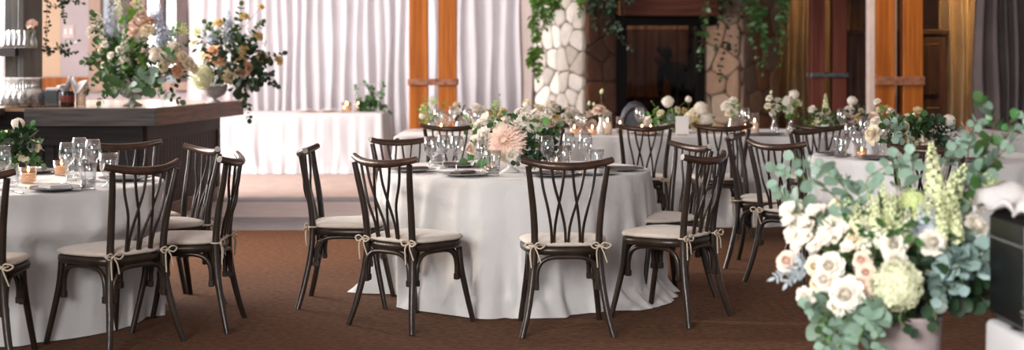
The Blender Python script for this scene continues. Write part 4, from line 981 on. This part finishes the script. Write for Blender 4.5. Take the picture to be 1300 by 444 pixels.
for k,px,py,d,dy in (('hw',196,72,13,-.2),('rc',208,84,13,-.2),('rw',222,60,16,-.15),('rc',232,72,15,-.15),('rc',246,86,14,-.1),('rb',180,16,14,0),('rc',172,4,12,0),('sw',134,28,0,0),('rw',140,70,9,-.2),('rw',150,62,8,-.2),('rw',158,74,8,-.2),('rw',132,56,9,-.15),('rc',130,82,8,-.15),('de',196,20,14,0),('de',142,40,14,-.05)):
    if d: A.fl(k,px,py,d,dy)
A.done()
A=Arr('urn_bouquet','dark leafed bouquet with yellow and peach roses in a small urn, right on the bar',272,13.6,BH+.002,seed=52); A.c=Vector((.1,0,.35))
A.vase([(r*1.35,z*.95) for r,z in URN],'urnstone','urn')
for k,px,py,d,dy in (('hy',257,98,30,-.15),('rc',258,72,17,-.05),('rp',271,66,20,-.1),('rp',279,76,16,-.12),('ry',311,20,13,0),('ry',278,28,14,0),('ry',329,45,12,0),('ry',334,72,14,0),('ry',355,76,12,0),('ry',306,72,18,-.1),('ry',310,62,12,-.1),('rp',308,92,15,-.15),('rp',314,86,14,-.1),('rc',291,96,16,-.15),('ry',293,98,14,-.15),('sd',290,12,44,0),('de',291,30,12,0),('rc',245,54,12,0),('bk',250,40,14,0),('rw',318,110,10,-.15),('ry',332,8,8,0),('de',270,48,16,0)): A.fl(k,px,py,d,dy)
A.foliage(330,302,80,44,34,'leafdark',.075,.026,.28,.8); A.foliage(110,285,55,44,30,'leaf',.05,.014,.2,.3); A.foliage(50,270,52,20,14,'eucblue',.05,.016,.1,.3)
for p in ([(290,100,0),(300,40,0),(306,8,0)],[(290,100,0),(275,45,0),(262,30,0)],[(300,100,0),(330,75,-.05),(358,68,-.05)],[(300,100,-.1),(335,100,-.1),(350,108,-.1)],[(300,110,-.1),(312,130,-.2),(316,150,-.2)],[(300,90,0),(320,45,0),(332,30,0)],[(300,100,-.2),(322,108,-.2),(340,96,-.2)]): A.branch(p,9,.08,.035,'leafdark' if p[-1][0]>300 and p[-1][1]>60 else 'leaf')
A.done()
pillar_candle(306,14.3,'lit candle cylinder at the far corner of the bar',None,z=BH+.002,s=.7)
t=thing('bottle_crate','dark smoky glass box with white cards in it on the bar','box',(X(66,12.45),12.45,BH+.002)); 
b=MB(); b.box((0,0,.075),(.15,.12,.15),0,.008); obj('box',b.mesh('bx','smokeglass'),t); b=MB(); b.box((0,0,.10),(.10,.05,.14),0,.01); obj('cards',b.mesh('bc','paper'),t)
t=thing('dark_jar','dark brown jar with white napkins on the bar','jar',(X(86,12.4),12.4,BH+.002))
b=MB(); b.lathe([(.001,0),(.055,0),(.058,.01),(.058,.13),(.054,.14),(.001,.14)],20); obj('jar_body',b.mesh('jb','bottle'),t); b=MB(); b.lathe([(.0585,.04),(.0588,.10)],20); obj('jar_label',b.mesh('jl','bottlelabel'),t)
b=MB(); r=random.Random(4)
rows=[[(-.09+.26*u+.01*math.sin(9*v),-.03+.06*v,.14+.05*u+.05*math.sin(7*u+3*v)+(.10 if .35<u<.55 else 0)) for u in [k/10 for k in range(11)]] for v in [k/5 for k in range(6)]]
b.grid(rows); o=obj('napkins',b.mesh('jn','whitecloth'),t); o.modifiers.new('s','SOLIDIFY').thickness=.01
t=thing('candle_glass','clear candle glass with pale candle right of the dark jar on the bar','candle',(X(103,12.45),12.45,BH+.002)); obj('glass_cylinder',CY_g,t); obj('wax',CY_w,t)
# rows of glasses
TG=mesh_lathe([(.001,.125),(.030,.125),(.033,.118),(.030,.07),(.038,.03),(.042,.0),(.039,.0),(.034,.03),(.027,.07),(.001,.118)],'glass',14)
TW=mesh_lathe([(.001,.165),(.034,.165),(.034,.160),(.006,.150),(.005,.10),(.03,.085),(.042,.05),(.036,.0),(.034,.0),(.038,.05),(.001,.095)],'glass',14)
first=None
for j in range(3):
    for i in range(6):
        px=2+i*6.6-j*2; Y=12.48+j*.1
        o=obj('upturned_glass',TG,None,(X(px,Y),Y,SH1+.001),scale=1.25); tag(o,'clear glass standing upside down in rows on the upper shelf','glass','upturned glasses on the upper shelf')
for j in range(4):
    for i in range(6 if j else 5):
        px=0+i*7.6+j*3.5; Y=12.2+j*.11
        if px>52: continue
        o=obj('upturned_glass',TW,None,(X(px,Y),Y,BH+.012),scale=1.5); tag(o,'stemmed glass standing upside down in rows on the bar below the shelf','glass','upturned glasses on the bar')
b=MB()
A=Arr('bud_vase','single blush rose in a narrow vase at the right end of the upper shelf',42,12.5,SH1+.001,seed=61); A.vase(BV,'glass'); A.fl('rb',40,29,13,0); A.foliage(14,42,40,6,8,'leaf',.05,.015,.04,.3); A.done()

# vines
def vine(label,strands,Y,m,L=.06,W=.028,seed=1,n=12):
    A=Arr('hanging_vine',label,strands[0][0][0],Y,EYE,None,'vine',seed)
    for s in strands: A.branch([(*p,A.r.uniform(-.03,.03)) if len(p)==2 else p for p in s],n,L,W,m,'twig',.004,'strand',.9,True,.3)
vine('leafy vine hanging down the left wall beside the shelf unit',[[(62,-15),(60,10),(58,38)],[(70,-15),(90,0),(104,4)],[(72,-10),(80,10),(82,26)],[(60,72),(75,58),(98,52)],[(84,-10),(80,6),(66,8)],[(60,70),(58,55),(62,30)],[(75,58),(84,66),(96,66)]],12.9,'leafdark',.055,.020,1,8)
vine('bright green vine trailing over the top left of the pale pillar',[[(668,-15),(680,5),(676,30)],[(690,-15),(684,20),(682,50)],[(700,-15),(698,15),(688,40)],[(720,-15),(705,5),(700,25)],[(735,-15),(738,2),(736,18)],[(675,20),(680,45),(683,70)],[(676,60),(674,75),(672,82)],[(684,60),(682,85),(683,100)],[(686,-10),(700,4),(712,10)],[(672,-10),(690,15),(694,35)]],17.75,'leafbright',.085,.030,2,17)
vine('dark green vine hanging at the inner top left of the mantel',[[(748,-15),(752,10),(756,34)],[(765,-15),(760,10),(770,40)],[(780,-15),(776,12),(790,45)],[(745,-10),(775,4),(800,2)],[(770,10),(780,40),(800,62)]],17.6,'leafdark',.085,.030,3,14)
vine('thin vine hanging down the right edge of the glass doors',[[(905,-15),(895,20),(893,60)],[(896,20),(890,60),(888,86)],[(915,-15),(912,30),(908,60)]],17.7,'leaf',.08,.030,4,9)
vine('sparse vine over the tan stones right of the fireplace',[[(920,-15),(926,20),(925,60)],[(938,-15),(940,20),(935,62)],[(925,50),(915,80),(914,100)]],17.6,'leafdark',.075,.028,5,9)
vine('full dark vine cascading over the right end of the fireplace',[[(955,-15),(962,20),(955,50)],[(970,-15),(968,30),(972,62)],[(985,-15),(990,25),(984,60)],[(950,-12),(952,30),(962,78)],[(995,-10),(992,40),(990,80)],[(960,20),(972,55),(968,92)],[(1000,-15),(996,10),(998,45)]],17.5,'leaf',.085,.030,6,16)

# ================= big bouquet in the foreground
FB=4.6
A=Arr('large_bouquet','large cream and green bouquet in a stone vase filling the right foreground',1152,FB,0.12,seed=71); A.c=at(1145,330,FB+.1)-A.o
zt=at(0,397,FB).z-.12; 
A.vase([(.001,0),(.085,0),(.09,.01),(.095,zt*.5),(.108,zt-.015),(.112,zt),(.105,zt),(.09,zt*.5),(.001,.02)],'concrete','vase',40,label='mottled brown grey stone vase')
A.mouth=Vector((0,0,zt))
FLW=[('hy',1139,362,62,-.16),('hg',1160,256,34,-.02),('rw',1184,307,31,-.10),('rw',1241,286,30,-.02),('rw',1240,258,24,.04),('rw',1134,311,30,-.12),('rw',1137,330,26,-.13),('rw',1053,337,32,-.10),('rw',1047,354,28,-.10),('rw',1074,373,38,-.14),('rw',1062,388,24,-.12),
 ('rb',999,331,26,.0),('rw',1022,377,22,-.04),('rc',1035,338,24,-.06),('rc',1036,360,18,-.06),('rc',1065,261,24,.02),('rb',1094,330,22,-.10),('rb',1099,345,22,-.12),('rb',1094,358,20,-.12),('rb',1098,372,20,-.12),('rc',1128,280,22,-.02),
 ('op',1001,267,26,.02),('op',1012,280,26,.0),('op',1025,290,28,-.03),('op',1040,270,26,.0),('op',1050,288,26,-.03),('op',1019,304,26,0),('op',1035,312,24,-.05),('op',1006,296,24,.02),('op',1063,278,24,0),('op',1060,300,26,-.05),('op',1028,262,22,.04),('op',1046,302,24,-.05),('op',1070,290,22,-.03),('op',1015,262,20,.04),('op',1076,314,22,-.07),('rc',1083,303,22,-.06),
 ('de',1164,291,26,-.06),('de',1176,280,24,-.04),('de',1150,300,22,-.06),('de',1188,290,22,-.05),('wx',1140,245,20,.0),('bk',1250,226,24,.05),('bk',1262,234,20,.04)]
for f in FLW: A.fl(*f)
rr=random.Random(99)
for i in range(26):
    px=rr.uniform(1082,1215); py=rr.uniform(238,268)+(0 if px>1100 else 14); A.fl(rr.choice(['sg','sg','sw']),px,py,rr.uniform(42,60),rr.uniform(-.10,.06),rr.uniform(-8,8))
for i in range(26):
    px=rr.uniform(1000,1080); py=rr.uniform(262,318); A.fl('op',px,py,rr.uniform(17,25),rr.uniform(-.06,.06))
for i in range(22):
    px=rr.uniform(1085,1200); py=rr.uniform(270,345); A.fl(rr.choice(['bk','wx','rc','bk']),px,py,rr.uniform(12,20),rr.uniform(-.1,.0))
for (k,px,py,h,lean,dy) in (('sg',1121,228,60,-2,.0),('sg',1182,178,76,6,.02),('sg',1226,206,78,-30,.0),('sg',1212,216,70,-18,-.05),('sg',1160,236,64,-4,-.03),('sg',1104,244,64,4,-.05),('sg',1088,256,60,6,-.05),('sg',1140,250,60,0,-.06),('sg',1196,240,60,-10,-.08),('sg',1074,246,56,10,.0),('sw',1112,262,56,4,-.08),('sw',1096,276,56,6,-.09),('sw',1152,262,50,0,-.08),('sg',1172,246,56,0,-.07),('sg',1128,262,56,-2,-.08),('sg',1202,258,56,-10,-.08),('sd',1170,258,50,0,-.08),('sd',1184,262,44,-4,-.09)):
    A.fl(k,px,py,h,dy,lean)
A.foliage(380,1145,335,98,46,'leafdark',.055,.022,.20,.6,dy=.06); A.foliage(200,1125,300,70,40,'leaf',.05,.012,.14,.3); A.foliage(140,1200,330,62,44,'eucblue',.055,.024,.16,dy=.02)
A.foliage(90,1075,395,40,26,'euc',.06,.027,.10)
E=[ # (pts, n, mat)
 ([(1110,320,0),(1060,250,0),(1020,226,0),(984,214,0)],9,'euc'),([(1110,330,0),(1040,270,0),(1000,250,0),(985,238,.02)],8,'euc'),([(1110,300,0),(1070,236,0),(1040,212,0),(1008,200,.02)],8,'euc'),
 ([(1120,300,0),(1085,240,0),(1062,222,0)],5,'euc'),([(1130,290,0),(1100,235,.02),(1120,214,.02),(1140,206,.02)],5,'euc'),([(1150,280,0),(1140,225,.04),(1135,200,.05)],5,'euc'),([(1165,280,0),(1160,220,0),(1156,196,0)],6,'euc'),
 ([(1180,300,0),(1225,240,.04),(1265,190,.05),(1285,150,.06)],12,'leaf'),([(1225,240,.04),(1262,205,.03),(1300,160,.0)],8,'euc'),([(1190,290,0),(1225,215,.05),(1232,170,.05),(1250,140,.06)],10,'euc'),([(1240,220,.05),(1262,160,.05),(1245,128,.05)],7,'leaf'),([(1190,280,.05),(1200,210,.05),(1222,180,.05)],7,'euc'),
 ([(1190,330,-.05),(1225,330,-.08),(1260,310,-.08),(1284,290,-.08)],8,'eucblue'),([(1190,350,-.08),(1215,340,-.12),(1245,330,-.14),(1282,340,-.14)],9,'eucblue'),([(1195,340,-.1),(1215,335,-.14),(1222,362,-.15)],6,'eucblue'),([(1190,340,-.05),(1200,360,-.1),(1192,378,-.12)],6,'eucblue'),([(1215,300,0),(1240,305,-.02),(1262,296,-.02),(1272,330,-.03)],7,'eucblue'),([(1220,350,-.05),(1250,360,-.05),(1262,372,-.03)],7,'leafdark'),([(1200,370,-.05),(1230,385,-.02),(1252,388,0)],8,'leafdark'),
 ([(1110,370,-.1),(1080,400,-.14),(1055,425,-.16),(1040,455,-.16)],10,'euc'),([(1110,380,-.1),(1065,405,-.1),(1040,400,-.1),(1025,388,-.08)],8,'euc'),([(1110,380,-.14),(1098,410,-.18),(1088,440,-.18),(1085,460,-.18)],8,'euc'),([(1120,385,-.15),(1112,405,-.2),(1118,440,-.2)],7,'euc'),([(1105,375,-.1),(1060,390,-.12),(1045,425,-.12),(1056,455,-.12)],9,'leaf'),([(1100,390,-.12),(1070,430,-.15),(1070,460,-.15)],8,'euc'),([(1150,385,-.12),(1142,405,-.16),(1155,418,-.16)],3,'leafdark'),([(1180,380,-.1),(1188,400,-.13),(1186,408,-.13)],3,'leafdark')]
for pts,n,m in E: A.branch(pts,n,.052,.026,m,'twig' if pts[-1][1]<200 else 'stem',.003)
A.branch([(1190,330,0),(1225,250,.05),(1258,205,.05),(1292,150,.06)],2,.04,.02,'euc','twig',.005,'twig')
A.branch([(1170,320,0),(1200,225,.1),(1204,195,.1)],2,.04,.02,'leafdark','twig',.004,'twig')
A.branch([(1020,345,0),(1004,345,-.02),(985,352,-.02)],8,.045,.008,'dusty','dusty',.004,'dusty_miller',round_=.2); A.branch([(1030,335,0),(1012,340,-.02),(1000,358,-.02)],8,.045,.009,'dusty','dusty',.004,'dusty_miller',round_=.2)
A.done()
# pedestal carrying the vase
t=thing('round_stool','low dark stool under the big stone vase','stool',(X(1152,FB),FB,0)); b=MB(); b.lathe([(.001,.09),(.15,.09),(.15,.118),(.001,.118)],24,smooth=False); obj('seat',b.mesh('ps','darkwood'),t)
for k in range(3):
    a=k*2.1+.4; b=MB(); b.tube([(.13*math.cos(a),.13*math.sin(a),0),(.10*math.cos(a),.10*math.sin(a),.092)],.014,8); obj('leg',b.mesh('pl','darkwood'),t)
# black case on white-clothed stand
bx0,bx1,by0,by1=1.475,2.25,3.35,4.42
t=thing('black_case','black leather-like case with stitched seams and chrome latch at the right edge','case',((bx0+bx1)/2,(by0+by1)/2,.602))
W,D,H=bx1-bx0,by1-by0,.35
b=MB(); b.box((0,0,H/2),(W,D,H),0,.03); obj('body',b.mesh('cb','blackleather'),t)
for z in (.26,):
    b=MB(); b.tube([(-W/2-.002,D/2-.03,z),(-W/2-.002,-D/2+.03,z)],.004,6); obj('seam',b.mesh('sm','seam'),t)
for y in (D/2-.34,D/2-.5): 
    b=MB(); b.tube([(-W/2-.002,y,.02),(-W/2-.002,y,.32)],.004,6); obj('seam',b.mesh('sm','seam'),t)
b=MB(); b.box((-W/2-.008,D/2-.37,.10),(.012,.03,.07),0,.004); b.box((-W/2-.012,D/2-.37,.075),(.02,.04,.02),0,.004); obj('latch',b.mesh('la','chrome'),t)
t=thing('covered_stand','white cloth covered stand under the black case','stand',((bx0+bx1)/2,(by0+by1)/2,0))
b=MB(); b.box((0,0,.585),(W-.02,D-.02,.03)); obj('tabletop',b.mesh('st','darkwood'),t)
for sx in(-1,1):
    for sy in(-1,1): b=MB(); b.box((sx*(W/2-.08),sy*(D/2-.08),.285),(.04,.04,.57)); obj('leg',b.mesh('tl','iron'),t)
cloth(rrect(bx0-.004,bx1+.004,by0-.004,by1+.004,.03),.601,'whitecloth','tablecloth','white cloth hanging under the black case at the lower right corner',flare=.01,seed=41,amp=.006,folds=14,puddle=.01,levels=12)
b=MB(); rows=[]
for i in range(19):
    u=i/18; row=[]
    for j in range(23):
        v=j/22; x=bx0-.03+.45*u; y=by1-.46+.50*v; z=.985+.018*math.sin(9*u+7*v)+.014*math.sin(17*v-6*u)+.012*math.sin(23*u+2)
        if u<.12: x=bx0-.03+.10*u-.008*math.sin(12*v); z-= (.12-u)*.25*(1+.8*math.sin(8*v))
        if v>.90: y=by1+.05; z-=(v-.90)*.35
        row.append((x,y,z))
    rows.append(row)
b.grid(rows); o=obj('crumpled_napkin',b.mesh('cn','napkinlight')); o.modifiers.new('s','SOLIDIFY').thickness=.008; tag(o,'crumpled pale cloth lying on top of the black case','cloth')

# ------------------------------------------------------------------ camera and light
cam=bpy.data.cameras.new('camera'); co=bpy.data.objects.new('camera',cam); C.objects.link(co); bpy.context.scene.camera=co
co.location=(0,0,EYE); co.rotation_euler=(PI/2,0,0); cam.sensor_width=36; cam.lens=F/1300*36; cam.shift_y=-(222-HY)/1300
cam.dof.use_dof=True; cam.dof.focus_distance=7.6; cam.dof.aperture_fstop=2.0; cam.clip_end=100
w=bpy.data.worlds.new('world'); bpy.context.scene.world=w; w.use_nodes=True; bg=w.node_tree.nodes['Background']; bg.inputs[0].default_value=(.93,.95,1,1); bg.inputs[1].default_value=.5
def area(loc,target,sx,sy,e,col,spread=PI):
    l=bpy.data.lights.new('window_light','AREA'); l.shape='RECTANGLE'; l.size=sx; l.size_y=sy; l.energy=e; l.color=col; l.spread=spread
    o=bpy.data.objects.new('window_light',l); C.objects.link(o); o.location=loc; o.rotation_euler=(Vector(target)-Vector(loc)).to_track_quat('-Z','Y').to_euler(); return o
area((-7.5,12.2,2.6),(0,8.6,.7),5,2.4,700,(1,.97,.94))  # daylight from windows on the unseen left side
area((-7.0,15.0,2.6),(1.0,18.5,1.4),4,2.6,380,(1,.96,.96))  # added daylight from the unseen left, aimed at the fireplace
area((-2.5,-1.5,3.0),(1.6,6.5,.6),3,2.2,150,(1,.97,.93),PI*.45)  # added front fill from the camera side, mainly for the big bouquet
def spot(loc,target,e,col,ang=50,blend=.8,size=.1):
    l=bpy.data.lights.new('ceiling_spot','SPOT'); l.energy=e; l.color=col; l.spot_size=math.radians(ang); l.spot_blend=blend; l.shadow_soft_size=size
    o=bpy.data.objects.new('ceiling_spot',l); C.objects.link(o); o.location=loc; o.rotation_euler=(Vector(target)-Vector(loc)).to_track_quat('-Z','Y').to_euler()
spot((X(1225,18.0),17.9,3.6),(X(1222,18.6),18.7,1.6),420,(1,.68,.26),60)  # ceiling spot over the golden lit curtain
spot((X(1045,18.0),18.9,3.6),(X(1045,18.0),20,1.4),130,(1,.66,.28),60)  # ceiling spot over the narrow gold curtain
spot((X(1139,15.5),15.2,3.6),(X(1139,17),17,1.2),90,(1,.82,.6),60)
spot((X(840,19),19.0,3.6),(X(850,20),20.1,1.6),110,(1,.75,.55),70)  # added spot behind the glass doors to brighten the brown curtain
spot((-2.0,10.6,3.8),(-1.9,10.8,0),230,(1,.62,.28),46)  # added spot that makes the warm orange pool on the carpet
area((-3.0,20.45,2.2),(-3.0,19,2.0),6.5,2.6,40,(1,.96,.98))  # added backlight hidden behind the left white curtain to brighten it
area((.0,20.45,2.2),(.0,19,2.0),1.4,2.6,6,(1,.96,.98))  # weaker added backlight behind the middle white curtain
sl=bpy.data.lights.new('sun','SUN'); sl.energy=1.6; sl.angle=math.radians(4); sl.color=(1,.86,.70); so=bpy.data.objects.new('sun',sl); C.objects.link(so); so.rotation_euler=Vector((1,-.10,-.36)).to_track_quat('-Z','Y').to_euler()
v=bpy.context.scene.view_settings; v.view_transform='Standard'; v.look='None'; v.gamma=1; v.exposure=.42; v.use_curve_mapping=False
